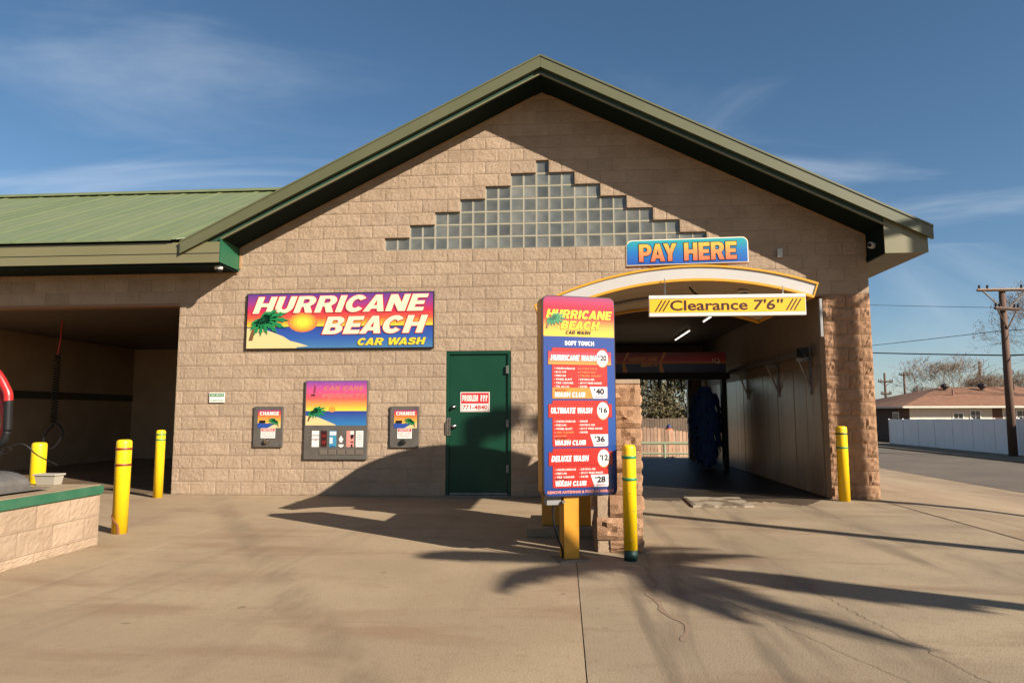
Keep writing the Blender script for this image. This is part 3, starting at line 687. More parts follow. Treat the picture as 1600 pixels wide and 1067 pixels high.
pn.rect('red_field', PRED, 1, .012, .012, .445, .178); pn.rect('red_field', PRED, 1, .012, .182, .018, .293); pn.rect('red_field', PRED, 1, .439, .182, .445, .293); pn.rect('red_field', PRED, 1, .012, .287, .445, .293)
pn.text('lettering', PWHITE, 2, 'PROBLEM', .03, .045, .275, .145, bold=0.0, heavy=True); pn.text('lettering', PWHITE, 2, '???', .31, .045, .425, .145, .035)
pn.text('phone_number', PRED, 2, '771-4840', .035, .20, .425, .268, .02)
pn.build()

# ------------------------------------------------------------------ wall sign
SUNSET = [(0, s2l(255, 225, 70)), (.10, s2l(250, 180, 60)), (.25, s2l(235, 95, 60)), (.45, s2l(205, 45, 75)), (.72, s2l(150, 60, 140)), (1, s2l(85, 60, 145))]
sg = thing('wall_sign', (-3.24, 0, 2.28), 'wide sunset and palm sign with big slanted cream lettering on block wall', 'sign')
SX0, SZ1, SWD, SHT = -4.762, 3.185, 3.046, 0.902
mk('sign_frame', MB().box(SX0, SX0 + SWD, -0.046, -0.012, SZ1 - SHT, SZ1), PBLACK, sg, bevel=0.006)
k = 3.046 / 1410
pn = Panel(SX0, SZ1, -0.0465, sg)
def S(x, y): return ((x - 90) * k, (y - 96) * k)
skyM = grad('sign_sunset', SUNSET, (SZ1 - S(0, 348)[1]) - 2.28, SZ1 - 2.28)
seaM = grad('sign_sea', [(0, s2l(75, 130, 175)), (.5, s2l(50, 95, 175)), (1, s2l(45, 70, 160))], 0.0, (SZ1 - S(0, 348)[1]) - 2.28)
pn.rect('sunset_print', skyM, 1, .018, .016, SWD - .018, S(0, 348)[1])
pn.rect('sea_print', seaM, 1, .018, S(0, 348)[1], SWD - .018, SHT - .016)
pn.rect('horizon_line', PBLACK, 2, .018, S(0, 346)[1], SWD - .018, S(0, 351)[1])
pn.poly('sand_print', SAND, 3, [(.018, S(0, 355)[1]), S(200, 358), S(290, 385), S(380, 420), S(430, 452), S(500, 470), S(570, 492), S(480, 499), (S(480, 0)[0], SHT - .016), (.018, SHT - .016)])
for i, (r, c) in enumerate(((1.0, (240, 130, 70)), (.86, (250, 165, 60)), (.66, (253, 200, 60)), (.42, (255, 228, 70)))):
    u_, v_ = S(522, 316); pn.disc('sun_print', flat('print_sun_%d' % i, c), 3 + i, u_, v_, 112 * k * r, 72 * k * r)
palm_print(pn, *S(130, 445), 180 * k, 12)
pn.text('upper_lettering', CREAM, 8, 'HURRICANE', *S(138, 122), *S(1462, 250), bold=0.0, heavy=True, shear=.28, rise=9 * k, outline=(PRED, .035))
pn.text('lower_lettering', CREAM, 8, 'BEACH', *S(668, 275), *S(1458, 408), bold=0.0, heavy=True, shear=.28, rise=6 * k, outline=(PRED, .035))
pn.text('small_lettering', PYEL, 8, 'CAR WASH', *S(938, 436), *S(1444, 490), bold=0.0, heavy=True, shear=.25, rise=2 * k, outline=(flat('print_navy', (30, 40, 90)), .03))
pn.build()

# ------------------------------------------------------------------ change machines and vending machine
def change_machine(x0, z1, wd, ht, label, bezel):
    t = thing('change_machine', (x0 + wd / 2, 0, z1 - ht), label, 'machine', 'coin changers set in the wall')
    mk('faceplate', MB().box(x0, x0 + wd, -0.040, 0.004, z1 - ht, z1), GREYP, t, bevel=0.004)
    h0 = z1 - ht
    p = Panel(x0, z1, -0.0405, t)
    a, b, c, d = wd * .14, ht * .085, wd * .93, ht * .53
    p.rect('sunset_print', grad('change_sunset', [(0, s2l(250, 205, 80)), (.45, s2l(240, 140, 60)), (.75, s2l(215, 60, 60)), (1, s2l(150, 50, 110))], ht - d + (d - b) * .25, ht - b, fade=(30, .25)), 1, a, b, c, d)
    p.poly('sea_print', SEAB, 2, [(a, b + (d - b) * .73), (a + (c - a) * .78, b + (d - b) * .76), (a + (c - a) * .45, d), (a, d)])
    p.poly('sand_print', SAND, 2, [(c, b + (d - b) * .76), (a + (c - a) * .78, b + (d - b) * .76), (a + (c - a) * .45, d), (c, d)])
    p.text('lettering', PWHITE, 3, 'CHANGE', a + .03, b + .025, c - .03, b + .085, bold=0.0, heavy=True)
    palm_print(p, c - .03, d - .02, .11, 5, flip=-1)
    p.rect('bill_slot', PBLACK, 8, a + .03, b + (d - b) * .58, a + .13, b + (d - b) * .72)
    p.rect('notice_print', PWHITE, 3, wd * .26, d + .004, wd * .76, ht * .78)
    p.rect('notice_band', PRED, 4, wd * .28, d + .010, wd * .74, d + .052)
    p.text('notice_band_text', PWHITE, 5, 'NOTICE', wd * .33, d + .016, wd * .69, d + .046, bold=.02)
    for i in range(3): p.text('notice_text', PRED, 4, ('DO NOT ACCEPT', 'WET, OLD OR', 'TORN BILLS')[i], wd * .30, d + .062 + i * .028, wd * .72, d + .080 + i * .028, res=1, bold=.01)
    p.build()
    cx, cz = x0 + wd * .47, z1 - ht * .86
    mb = MB(); mb.tube([(cx, -0.041, cz), (cx, -0.065, cz), (cx, -0.085, cz - .004)], [.045, .043, .03], 14)
    mk('coin_cup', mb, CHROME if bezel else DARK, t, smooth=False)
    for sx_ in (.06, .94):
        for sz_ in (.05, .95): mk('bolt', MB().tube([(x0 + wd * sx_, -0.040, z1 - ht * sz_), (x0 + wd * sx_, -0.047, z1 - ht * sz_)], .008, 6), CHROME, t)
change_machine(-4.58, 1.379, 0.47, 0.634, 'grey change machine left of the tall vending panel', True)
change_machine(-2.392, 1.376, 0.455, 0.636, 'grey change machine between vending panel and green door', False)

vx, vz, vw, vh = -3.757, 1.782, 1.008, 1.226
vm = thing('vending_machine', (vx + vw / 2, 0, vz - vh), 'tall grey vending panel with faded sunset picture and product windows', 'vending machine')
mk('faceplate', MB().box(vx, vx + vw, -0.045, 0.004, vz - vh, vz), GREYP, vm, bevel=0.004)
pn = Panel(vx, vz, -0.0455, vm)
V = lambda x, y: ((x - 0) / 790 * vw, (y - 38) / 1005 * vh)
a0, b0 = V(15, 45); a1, b1 = V(775, 428); _, b2 = V(0, 612)
pn.rect('sunset_print', grad('vend_sunset', [(0, s2l(255, 230, 70)), (.18, s2l(250, 175, 70)), (.42, s2l(240, 90, 90)), (.75, s2l(205, 80, 150)), (1, s2l(125, 70, 165))], vh - b1, vh - b0, fade=(25, .2)), 1, a0, b0, a1, b1)
pn.rect('sea_print', grad('vend_sea', [(0, s2l(50, 130, 190)), (1, s2l(50, 60, 150))], vh - b2, vh - b1), 1, a0, b1, a1, b2)
pn.poly('sand_print', SAND, 2, [V(15, 490), V(130, 492), V(260, 545), V(395, 605), V(395, 611), V(15, 611)])
pn.disc('sun_print', PORANGE, 2, *V(345, 405), .055, .045)
palm_print(pn, *V(45, 560), .19, 3)
FADED = mat('faded_lettering', s2l(205, 130, 90), 0.5, s2l(200, 110, 130), 40)
pn.text('lettering', FADED, 2, 'CAR CARE', *V(235, 108), *V(745, 165), bold=0.0, heavy=True, shear=.25)
pn.text('lettering', FADED, 2, 'PRODUCTS', *V(215, 208), *V(755, 265), bold=0.0, heavy=True, shear=.25)
pn.poly('bill_slot', PBLACK, 2, [V(65, 236), V(80, 216), V(130, 216), V(125, 236)])
pn.poly('rust_stain', flat('print_rust', (150, 60, 90)), 2, [V(100, 210), V(110, 110), V(122, 85), V(135, 120), V(130, 200)])
for i, (x0_, x1_, M_) in enumerate(((100, 190, PWHITE), (213, 288, flat('print_darkbrown', (60, 22, 15))), (318, 408, PTEAL), (430, 500, None), (532, 628, PPINK), (650, 742, PWHITE))):
    if M_: pn.rect('product_card', M_, 2, *V(x0_, 680), *V(x1_, 885))
    if i == 0: pn.rect('product_mark', GREYP, 3, *V(100, 735), *V(190, 745)); pn.rect('product_mark', GREYP, 3, *V(100, 785), *V(190, 795)); pn.disc('product_mark', PPINK, 3, *V(150, 800), .02, .008)
    if i == 1: pn.text('product_mark', PRED, 3, 'WAX', *V(225, 730), *V(275, 760), bold=.0, res=1); pn.text('product_mark', PRED, 3, 'V7', *V(225, 810), *V(275, 850), bold=.0, res=1)
    if i == 2: pn.rect('product_mark', PWHITE, 3, *V(325, 690), *V(405, 735)); pn.rect('product_mark', PWHITE, 3, *V(325, 765), *V(360, 840)); pn.rect('product_mark', SEAB, 3, *V(330, 870), *V(395, 882))
    if i == 3:
        pn.poly('product_card', PWHITE, 2, [V(466, 738), V(482, 768), V(496, 790), V(482, 806), V(482, 826), V(448, 826), V(448, 806), V(436, 790), V(450, 768)])
        pn.poly('product_card', PWHITE, 2, [V(436, 852), V(498, 852), V(498, 874), V(466, 892), V(436, 874)])
    if i == 4: pn.rect('product_mark', PWHITE, 3, *V(582, 685), *V(624, 725)); pn.poly('product_mark', PBLACK, 3, [V(582, 735), V(624, 725), V(620, 770), V(590, 790)]); pn.rect('product_mark', PBLACK, 3, *V(585, 815), *V(620, 830)); pn.rect('product_mark', PBLACK, 3, *V(590, 850), *V(612, 885))
    if i == 5:
        for q in range(6): pn.rect('product_mark', GREYP, 3, *V(662, 700 + q * 28), *V(728, 706 + q * 28))
    if i > 0: 
        u0, v0 = V(198 + (i - 1) * 112, 918); mk('drop_door', MB().box(vx + u0, vx + u0 + .122, -0.053, -0.046, vz - v0 - .078, vz - v0), mat('drop_door_plastic', (0.17, 0.145, 0.115), 0.3), vm, bevel=0.003)
for q in range(5): pn.disc('button', CHROME, 2, *V(82, 660 + q * 48), .009)
pn.build()
tg = solo('wall_tag', MB().box(-5.327, -5.078, -0.030, -0.022, 1.446, 1.602), PWHITE, 'small green and white notice on block wall near bay opening', 'notice')
pn = Panel(-5.327, 1.602, -0.0305, tg)
pn.rect('green_band', PALMG, 1, .012, .012, .237, .068); pn.text('band_lettering', PWHITE, 2, 'SELF SERVICE', .03, .025, .22, .055, res=1); pn.text('lettering', PALMG, 1, 'NO MUDDY TRUCKS', .02, .115, .23, .14, res=1)
pn.build()

# ------------------------------------------------------------------ bollards
BX, BY = -5.22, -3.70
def bollard(x, y, r, h, bands, label, foot=None, crack=False):
    t = thing('yellow_bollard', (x, y, 0), label, 'bollard', 'yellow guard posts')
    z0 = 0.0 if foot is None else 0.09
    mk('sleeve', MB().lathe([(r, z0), (r, h - .035), (r * .96, h - .018), (r * .82, h - .005), (r * .5, h), (0.001, h + .001)], (x, y, 0), 24), YELLOW, t, smooth=True)
    for z, M in bands:
        mk('band', MB().lathe([(r + .0015, z), (r + .004, z + .002), (r + .004, z + .022), (r + .0015, z + .024)], (x, y, 0), 24), M, t, smooth=True)
    if foot: mk('foot', MB().lathe([(r * .97, 0), (r * .97, .091)], (x, y, 0), 24), foot, t, smooth=True)
    rq = random.Random(int(abs(x) * 1000)); sc_m = MB()
    for q in range(7):
        a = R(rq.uniform(-150, -30)); z = rq.uniform(.12, .62); da = rq.uniform(.08, .35); hz = rq.uniform(.004, .016); rr = r + .0012
        sc_m.add([(x + rr * math.cos(a + da * e_), y + rr * math.sin(a + da * e_), z + rq.uniform(-.004, .004) + hz * s_) for s_, es_ in ((0, (0, .25, .5, .75, 1)), (1, (1, .75, .5, .25, 0))) for e_ in es_], [tuple(range(10))])
    mk('scuff_marks', sc_m, mat('tyre_scuff', (0.38, 0.27, 0.03), .7), t)['kind'] = 'stuff'
    if crack:
        pts = [(x + (r + .001) * math.cos(a), y + (r + .001) * math.sin(a), z) for a, z in ((R(-150), .19), (R(-120), .165), (R(-95), .13), (R(-75), .10), (R(-68), .05), (R(-66), .0))]
        mk('split', MB().tube(pts, [.010, .011, .012, .014, .016, .018], 6), mat('rusty_steel', (0.22, 0.075, 0.02), 0.8), t)
    return t
RB = mat('red_band', (0.22, 0.02, 0.012), 0.5); GBD = mat('green_band', (0.01, 0.24, 0.09), 0.5); DGB = mat('dark_band_tape', (0.03, 0.05, 0.035), 0.5); DGF = mat('dark_green_foot', (0.008, 0.05, 0.035), 0.5)
bollard(-4.45, -3.45, .078, .99, [(.88, RB), (.71, RB)], 'yellow post with red bands and split foot beside the block island', crack=True)
bollard(-5.88, -0.40, .068, 1.02, [(.86, GBD), (.94, GBD)], 'yellow post in front of the dark left bay opening')
bollard(BX, BY, .072, .97, [], 'plain yellow post standing behind the block island')
bollard(0.87, -4.47, .060, .99, [(.87, GBD), (.68, GBD)], 'yellow post with two green bands beside the menu board', foot=DGF)
bollard(4.33, -0.22, .078, 1.07, [(.95, DGB), (.75, GBD)], 'yellow post in front of the right-hand block pillar')

# ------------------------------------------------------------------ pier of rough blocks
pier = thing('block_pier', (0.81, -3.8, 0), 'short rough tan block pier behind the yellow post and menu', 'pier')
core = mk('core', MB().box(0.605, 1.005, -4.15, -3.45, 0, 1.535), MORTAR, pier)
for n in range(8):
    z0 = -0.09 + n * U; h = U
    if n == 0: zc, sz = (0.1132) / 2, 0.1132 / U
    else: zc, sz = z0 + U / 2, 1
    if n % 2:
        place('block', FULLRM[n], (0.805, -4.155, zc), pier, scale=(1.03, 1.2, sz))
    else:
        place('block', HALFRM[n % 6], (0.865, -4.155, zc), pier, scale=(1.48, 1.3, sz))
        place('block', HALFM[n % 6], (0.655, -4.150, zc), pier, scale=(.50, .4, sz))
    for s_, rz in ((1.006, R(90)), (0.604, R(-90))):
        place('block', FULLRM[(n + 3) % 10], (s_, -3.93, zc), pier, rz=rz, scale=(.98, 1.0, sz)); place('block', HALFRM[(n + 1) % 6], (s_, -3.60, zc), pier, rz=rz, scale=(1.2, 1, sz))
mk('cap', MB().box(0.600, 1.012, -4.172, -3.45, 1.537, 1.578), MORTAR, pier, bevel=0.004)
mk('added_shade_wall', MB().box(0.56, 0.76, -1.15, -0.03, 0, 0.98), BLOCKD, bld)  # low wall added to shade the front wall's foot right of the door

# ------------------------------------------------------------------ vacuum island
isl = thing('vacuum_island', (-5.3, -6, 0), 'low tan block island with green edged top at left', 'island')
mk('core', MB().box(-6.6, -4.24, -9.0, -4.105, 0, 0.488), MORTAR, isl)
for n in range(3):
    z0 = n * U - 0.122; zc = z0 + U / 2; sz = 1
    if n == 0: zc, sz = (U - .122) / 2, (U - .122) / U
    yy = -4.105; first = True
    while yy > -7.8:
        wd = (2 if not (first and n % 2) else 1) * U; first = False
        src = FULLM if wd > .3 else HALFM
        place('block', src[random.randrange(len(src))], (-4.238, yy - wd / 2, zc), isl, rz=R(90), scale=(1, 1, sz)); yy -= wd
    xx = -4.24
    for i in range(4): place('block', FULLM[(i + n * 3) % 14], (-4.44 - i * .406 - (.2 if n % 2 else 0), -4.107, zc), isl, rz=R(180), scale=(1, 1, sz))
mk('green_edge', MB().box(-6.65, -4.215, -9.0, -4.085, 0.489, 0.572), mat('green_edge_paint', (0.02, 0.125, 0.065), 0.5, (0.05, 0.16, 0.09), 5), isl, bevel=0.004)
mk('top_slab', MB().box(-6.63, -4.235, -9.0, -4.105, 0.573, 0.580), CONC, isl)
jb = thing('junction_box', (-4.7, -4.2, 0.58), 'small pale grey electrical box on the island top', 'box')
b_ = MB(); b_.add([(-4.80, -4.24, .581), (-4.615, -4.24, .581), (-4.615, -4.14, .581), (-4.80, -4.14, .581), (-4.815, -4.255, .67), (-4.60, -4.255, .67), (-4.60, -4.13, .67), (-4.815, -4.13, .67)], [(3, 2, 1, 0), (4, 5, 6, 7), (0, 1, 5, 4), (1, 2, 6, 5), (2, 3, 7, 6), (3, 0, 4, 7)])
mk('body', b_, mat('pale_grey_plastic', (0.42, 0.40, 0.33), 0.5), jb, bevel=0.004)
mk('lid', MB().box(-4.825, -4.59, -4.265, -4.12, .672, .690), MATS['pale_grey_plastic'], jb, bevel=0.004)
va = thing('vacuum_cleaner', (-5.1, -5.0, 0.58), 'vacuum unit with thick red hose and grey metal hood on island', 'vacuum')
hood = [( -4.44 - .30 + .30 * math.cos(a), .592 + .17 * math.sin(a) ** .7) for a in np.linspace(0, math.pi, 14)]
mk('hood', MB().prism(hood, -5.15, -4.75), GALV, va)
mk('tray', MB().add([(-4.36, -4.62, .60), (-4.40, -5.25, .60), (-5.3, -5.25, .60), (-5.3, -4.5, .60), (-4.36, -4.62, .608), (-4.40, -5.25, .608), (-5.3, -5.25, .608), (-5.3, -4.5, .608)], [(0, 3, 2, 1), (4, 5, 6, 7), (0, 1, 5, 4), (1, 2, 6, 5), (2, 3, 7, 6), (3, 0, 4, 7)]), GALV, va)
mk('tray_feet', MB().box(-5.2, -4.9, -5.1, -4.7, .581, .600), DARK, va)
mk('canister', MB().lathe([(.30, 0), (.30, .75), (.26, .88), (.10, .96), (.03, .98)], (-5.32, -5.0, .581), 24), GALV, va, smooth=True)
def arc(pts, n=40):
    out = []
    P = [Vector(p) for p in pts]; P = [P[0] * 2 - P[1]] + P + [P[-1] * 2 - P[-2]]
    for i in range(1, len(P) - 2):
        for j in range(n // (len(P) - 3)):
            t = j / (n // (len(P) - 3)); a, b, c, d = P[i - 1:i + 3]
            out.append(0.5 * ((2 * b) + (c - a) * t + (2 * a - 5 * b + 4 * c - d) * t * t + (3 * b - a - 3 * c + d) * t ** 3))
    out.append(P[-2]); return out
def hose(pts, r, M, name, n=90, rib=.06):
    path = arc(pts, n); rad = [r * (1 + rib * (1 if i % 2 else -1)) for i in range(len(path))]
    return mk(name, MB().tube(path, rad, 12), M, va, smooth=True)
hose([(-5.2, -4.98, 1.50), (-4.98, -4.95, 1.70), (-4.74, -4.92, 1.66), (-4.61, -4.9, 1.48), (-4.585, -4.9, 1.38)], .036, REDH, 'hose')
hose([(-5.2, -4.90, 1.2), (-4.95, -4.86, 1.52), (-4.78, -4.84, 1.50), (-4.68, -4.83, 1.30), (-4.66, -4.83, 1.15), (-4.72, -4.84, 0.98)], .036, REDH, 'hose')
hose([(-4.585, -4.9, 1.39), (-4.58, -4.9, 1.24), (-4.575, -4.9, 1.12)], .034, BLACK, 'hose_cuff', 14, .03)
hose([(-4.575, -4.9, 1.12), (-4.60, -4.9, 1.04), (-4.66, -4.9, 0.99)], .030, BLACK, 'nozzle', 8, 0)
mk('cable', MB().tube(arc([(-4.72, -4.86, .93), (-4.60, -4.85, .98), (-4.48, -4.82, 1.0), (-4.40, -4.75, .90), (-4.36, -4.55, .80)], 30), .006, 6), BLACK, va)
mk('cable', MB().tube(arc([(-4.66, -4.86, .90), (-4.62, -4.86, .98), (-4.56, -4.86, .95), (-4.62, -4.86, .92), (-4.68, -4.86, .95)], 24), .005, 6), BLACK, va)

# coiled hose hanging in the bay
ch = thing('coiled_hose', (-10.6, 3.6, 0), 'dark coiled hose hanging from the ceiling in the left bay', 'hose')
cx, cy = -9.72, 2.35
mk('drop_pipe', MB().tube([(cx, cy, 3.118), (cx - .01, cy, 2.75), (cx - .05, cy, 2.45)], .014, 8), REDH, ch)
mk('coil', MB().tube([(cx - .05 + .055 * math.cos(t * 6.283), cy + .055 * math.sin(t * 6.283), 2.45 - t * .052) for t in np.arange(0, 26, .1)], .011, 5), BLACK, ch)
mk('wand', MB().tube(arc([(cx - .05, cy, 1.12), (cx + .10, cy, 1.02), (cx + .16, cy, .86), (cx - .02, cy, .60), (cx - .22, cy, .62), (cx - .2, cy, .86), (cx - .04, cy, 1.06)], 40), .02, 6), BLACK, ch)

# ------------------------------------------------------------------ menu board (turned 20 degrees)
ANG = R(20)
mn = thing('menu_board', (0.447, -4.50, 0), 'tall blue and red wash price board on amber post', 'menu board', rz=ANG)
MW, MH, MZ1 = 0.69, 1.765, 2.31
def rrect(x0, x1, z0, z1, r):
    out = []
    for cx_, cz_, a0 in ((x1 - r, z0 + r, -90), (x1 - r, z1 - r, 0), (x0 + r, z1 - r, 90), (x0 + r, z0 + r, 180)):
        out += [(cx_ + r * math.cos(R(a0 + 18 * i)), cz_ + r * math.sin(R(a0 + 18 * i))) for i in range(6)]
    return out
mk('cabinet', MB().prism(rrect(-MW / 2 + .006, MW / 2 - .006, MZ1 - MH + .006, MZ1 - .006, .05), 0.045, 0.17), AMBER, mn, local=True)
mk('retainer', MB().prism(rrect(-MW / 2, MW / 2, MZ1 - MH, MZ1, .055), 0.0, 0.045), mat('maroon_black_edge', (0.022, 0.008, 0.012), 0.3), mn, local=True)
mk('post', MB().box(-.150, -.010, 0.03, 0.15, 0.012, MZ1 - MH + .02), AMBER, mn, local=True, bevel=0.004)
mk('base_plate', MB().box(-.21, .06, -0.05, 0.22, 0.0005, 0.012), GALV, mn, local=True)
mk('bracket_box', MB().box(-.30, -.165, 0.05, 0.13, MZ1 - MH - .075, MZ1 - MH + .004), mat('grey_box_paint', (0.25, 0.25, 0.25), 0.5), mn, local=True, bevel=0.004)
mk('bolt', MB().tube([(-.155, 0.03, MZ1 - MH - .045), (-.155, 0.015, MZ1 - MH - .045)], .014, 10), CHROME, mn, local=True)
mk('cable', MB().tube(arc([(-.23, 0.07, .48), (-.235, 0.07, .36), (-.21, 0.06, .22), (-.165, 0.05, .10), (-.158, 0.05, .02)], 24), .009, 8), BLACK, mn, local=True)
for q in range(8): mk('screw', MB().tube([(-MW / 2 + .004, 0.03, .75 + q * .2), (-MW / 2 - .004, 0.03, .75 + q * .2)], .006, 6), CHROME, mn, local=True)
pn = Panel(-MW / 2, MZ1, -0.0005, mn, local=True)
Mn = lambda x, y: ((x - 125) / 700 * (MW - .02) + .01, (y - 75) / 1840 * MH)   # crop pixels of the photo, header crop scale
hdr = .365 / 1.765 * MH
BLUEM = grad('menu_blue', [(0, s2l(20, 55, 120)), (.35, s2l(36, 80, 155)), (1, s2l(55, 72, 145))], MZ1 - MH, MZ1, rough=.22)
HEAD = grad('menu_header', [(0, s2l(250, 205, 80)), (.22, s2l(245, 175, 80)), (.45, s2l(212, 72, 62)), (.72, s2l(196, 42, 62)), (1, s2l(150, 68, 115))], MZ1 - hdr, MZ1, rough=.22)
DK = lambda c: tuple(int(q * .9) for q in c)
CARD = grad('menu_card', [(0, s2l(190, 45, 35)), (.5, s2l(198, 48, 40)), (1, s2l(208, 55, 50))], .6, 2.0, rough=.22)
RIBB = grad('menu_ribbon', [(0, s2l(176, 32, 28)), (1, s2l(205, 62, 52))], .6, 2.0, rough=.22)
EDGE = flat('menu_shadow_line', (120, 20, 25), .25); AMB = flat('menu_amber', (222, 140, 60), .25); LGREY = flat('menu_pale_grey', (222, 220, 225), .25); PW = flat('menu_white', (248, 246, 244), .25); PK = flat('menu_black', (18, 14, 16), .25); PY = flat('menu_yellow', (252, 222, 60), .25); PO = flat('menu_orange', (240, 150, 90), .25)
pn.rect('blue_print', BLUEM, 1, .008, .008, MW - .008, MH - .008, r=.048)
pn.poly('header_print', HEAD, 2, [(.008, hdr), (.008, .056)] + [(.056 - .048 * math.cos(R(a)), .056 - .048 * math.sin(R(a))) for a in (22, 45, 67)] + [(.056, .008), (MW - .056, .008)] + [(MW - .056 + .048 * math.sin(R(a)), .056 - .048 * math.cos(R(a))) for a in (22, 45, 67)] + [(MW - .008, .056), (MW - .008, hdr)])
pn.text('title_lettering', PY, 4, 'HURRICANE', .030, .125, .665, .205, bold=0.0, heavy=True, shear=.25, rise=-.002, outline=(EDGE, .04))
pn.text('title_lettering', PY, 4, 'BEACH', .165, .225, .545, .300, bold=0.0, heavy=True, shear=.25, outline=(EDGE, .04))
pn.text('small_lettering', PK, 4, 'CAR WASH', .215, .312, .455, .345, bold=0.0, heavy=True, shear=.2)
palm_print(pn, .035, .298, .115, 6)
pn.text('subtitle_lettering', PW, 3, 'SOFT TOUCH', .205, .405, .485, .445, bold=0.0, heavy=True)
lists = [(.47, 'HURRICANE WASH', '20', '40', ['UNDERCARRIAGE', 'BUG OFF', 'PRESOAK', 'WHEEL BLAST', 'TIRE CLEANER', 'TRI GLOSS'], ['DOUBLE SCRUB', 'FOAMING WAX', 'CERAMIC SEALANT', 'DRYING AIR', 'SPOT FREE RINSE', 'DRYER'], 0, .445),
         (.935, 'ULTIMATE WASH', '16', '36', ['UNDERCARRIAGE', 'PRESOAK', 'WHEEL BLAST', 'TIRE CLEANER', 'BUG OFF', 'TRI GLOSS'], ['RINSE', 'DRYING AIR', 'SPOT FREE RINSE', 'DRYER'], 1, .40),
         (1.352, 'DELUXE WASH', '12', '28', ['UNDERCARRIAGE', 'PRESOAK', 'TIRE CLEANER', 'SCRUB'], ['DRYING AIR', 'SPOT FREE RINSE', 'DRYER'], 2, .335)]
for v0, ttl, pr, mo, l1, l2, kind, ht in lists:
    pn.rect('card_shadow', EDGE, 2, .082, v0 - .004, .610, v0 + ht + .004, r=.016)
    pn.rect('card', CARD, 3, .086, v0, .606, v0 + ht, r=.014)
    pn.rect('ribbon_shadow', EDGE, 4, .046, v0 + .028, .648, v0 + .148)
    pn.rect('ribbon', RIBB if kind else grad('menu_ribbon_gold', [(0, s2l(245, 160, 75)), (.6, s2l(225, 75, 80)), (1, s2l(215, 65, 85))], MZ1 - v0 - .145, MZ1 - v0 - .03, rough=.22), 5, .049, v0 + .031, .645, v0 + .145)
    pn.text('wash_name', PW, 6, ttl, .070, v0 + .060, .070 + (.43 if kind == 0 else .39 if kind == 1 else .35), v0 + .112, bold=0.0, heavy=True, shear=.22, outline=(EDGE, .03))
    pn.disc('price_disc', PO, 6, .560, v0 + .092, .058, .078); pn.disc('price_disc', PW, 7, .560, v0 + .086, .056, .074)
    pn.text('price', PK, 8, pr, .540, v0 + .058, .602, v0 + .108, bold=.04); pn.text('price', PK, 8, '$', .520, v0 + .056, .536, v0 + .080, bold=.03)
    pn.text('price_note', AMB, 8, 'SINGLE', .537, v0 + .122, .592, v0 + .132, res=1)
    vv = v0 + .172
    for i, t_ in enumerate(l1):
        pn.text('feature_list', PO if (kind == 1 and i > 2) else PW, 5, t_, .118, vv + i * .032, .118 + .0138 * len(t_), vv + i * .032 + .017, bold=.015, res=1); pn.disc('bullet', PW, 5, .106, vv + i * .032 + .009, .003, n=8)
    for i, t_ in enumerate(l2):
        pn.text('feature_list', PO if (kind == 0 and i < 3) else PW, 5, t_, .345, vv + i * .032, .345 + .0138 * len(t_), vv + i * .032 + .017, bold=.015, res=1); pn.disc('bullet', PW, 5, .333, vv + i * .032 + .009, .003, n=8)
    ve = v0 + ht
    if kind == 0: pn.rect('club_band', AMB, 4, .086, ve - .095, .606, ve)
    pn.poly('club_price_field', LGREY, 5, [(.435, ve - .105), (.606, ve - .105), (.606, ve - .012), (.594, ve), (.470, ve)])
    pn.text('club_price', PK, 6, mo, .495, ve - .090, .575, ve - .036, bold=.04); pn.text('club_price', PK, 6, '$', .477, ve - .092, .491, ve - .066, bold=.03)
    pn.text('price_note', CARD, 6, 'MONTHLY', .492, ve - .022, .580, ve - .010, res=1)
    pn.text('club_note', EDGE, 5, 'MONTHLY', .112, ve - .082, .225, ve - .062, bold=.02, shear=.2, res=1)
    pn.text('club_name', PW, 5, 'WASH CLUB', .108, ve - .056, .395, ve - .012, bold=0.0, heavy=True, shear=.2, outline=(EDGE, .03))
pn.text('footer_lettering', PPINK, 3, 'REMOVE ANTENNAS & FOLD IN MIRRORS', .035, MH - .052, MW - .035, MH - .028, bold=.03, rise=.0, outline=(PRED, .02))
pn.build()

# ------------------------------------------------------------------ pay kiosk with arched canopy
kc = thing('pay_canopy', (0.3, -3.0, 0), 'arched white canopy with yellow edges over the wash entrance', 'canopy')
CX, CZ, CR = 1.60, -0.81, 3.50
def arcpts(r, a0=-26.8, a1=19.0, n=28):
    return [(CX + r * math.sin(R(a0 + (a1 - a0) * i / n)), CZ + r * math.cos(R(a0 + (a1 - a0) * i / n))) for i in range(n + 1)]
def arcband(r0, r1, y0, y1, a0=-26.8, a1=19.0):
    lo = arcpts(r0, a0, a1); hi = arcpts(r1, a0, a1); n = len(lo); mb = MB()
    v = [(x, y0, z) for x, z in lo] + [(x, y0, z) for x, z in hi] + [(x, y1, z) for x, z in lo] + [(x, y1, z) for x, z in hi]
    f = []
    for i in range(n - 1):
        f += [(i, i + 1, n + i + 1, n + i), (2 * n + i, 3 * n + i, 3 * n + i + 1, 2 * n + i + 1), (n + i, n + i + 1, 3 * n + i + 1, 3 * n + i), (i, 2 * n + i, 2 * n + i + 1, i + 1)]
    f += [(0, n, 3 * n, 2 * n), (n - 1, 3 * n - 1, 4 * n - 1, 2 * n - 1)]
    return mb.add(v, f)
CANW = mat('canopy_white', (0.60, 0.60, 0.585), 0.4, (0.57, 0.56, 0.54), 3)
GOLD = mat('canopy_yellow', (0.74, 0.38, 0.018), 0.4)
mk('front_band', arcband(CR - .128, CR - .010, -3.95, -3.915), CANW, kc)
mk('rear_band', arcband(CR - .128, CR - .010, -2.10, -2.065), CANW, kc)
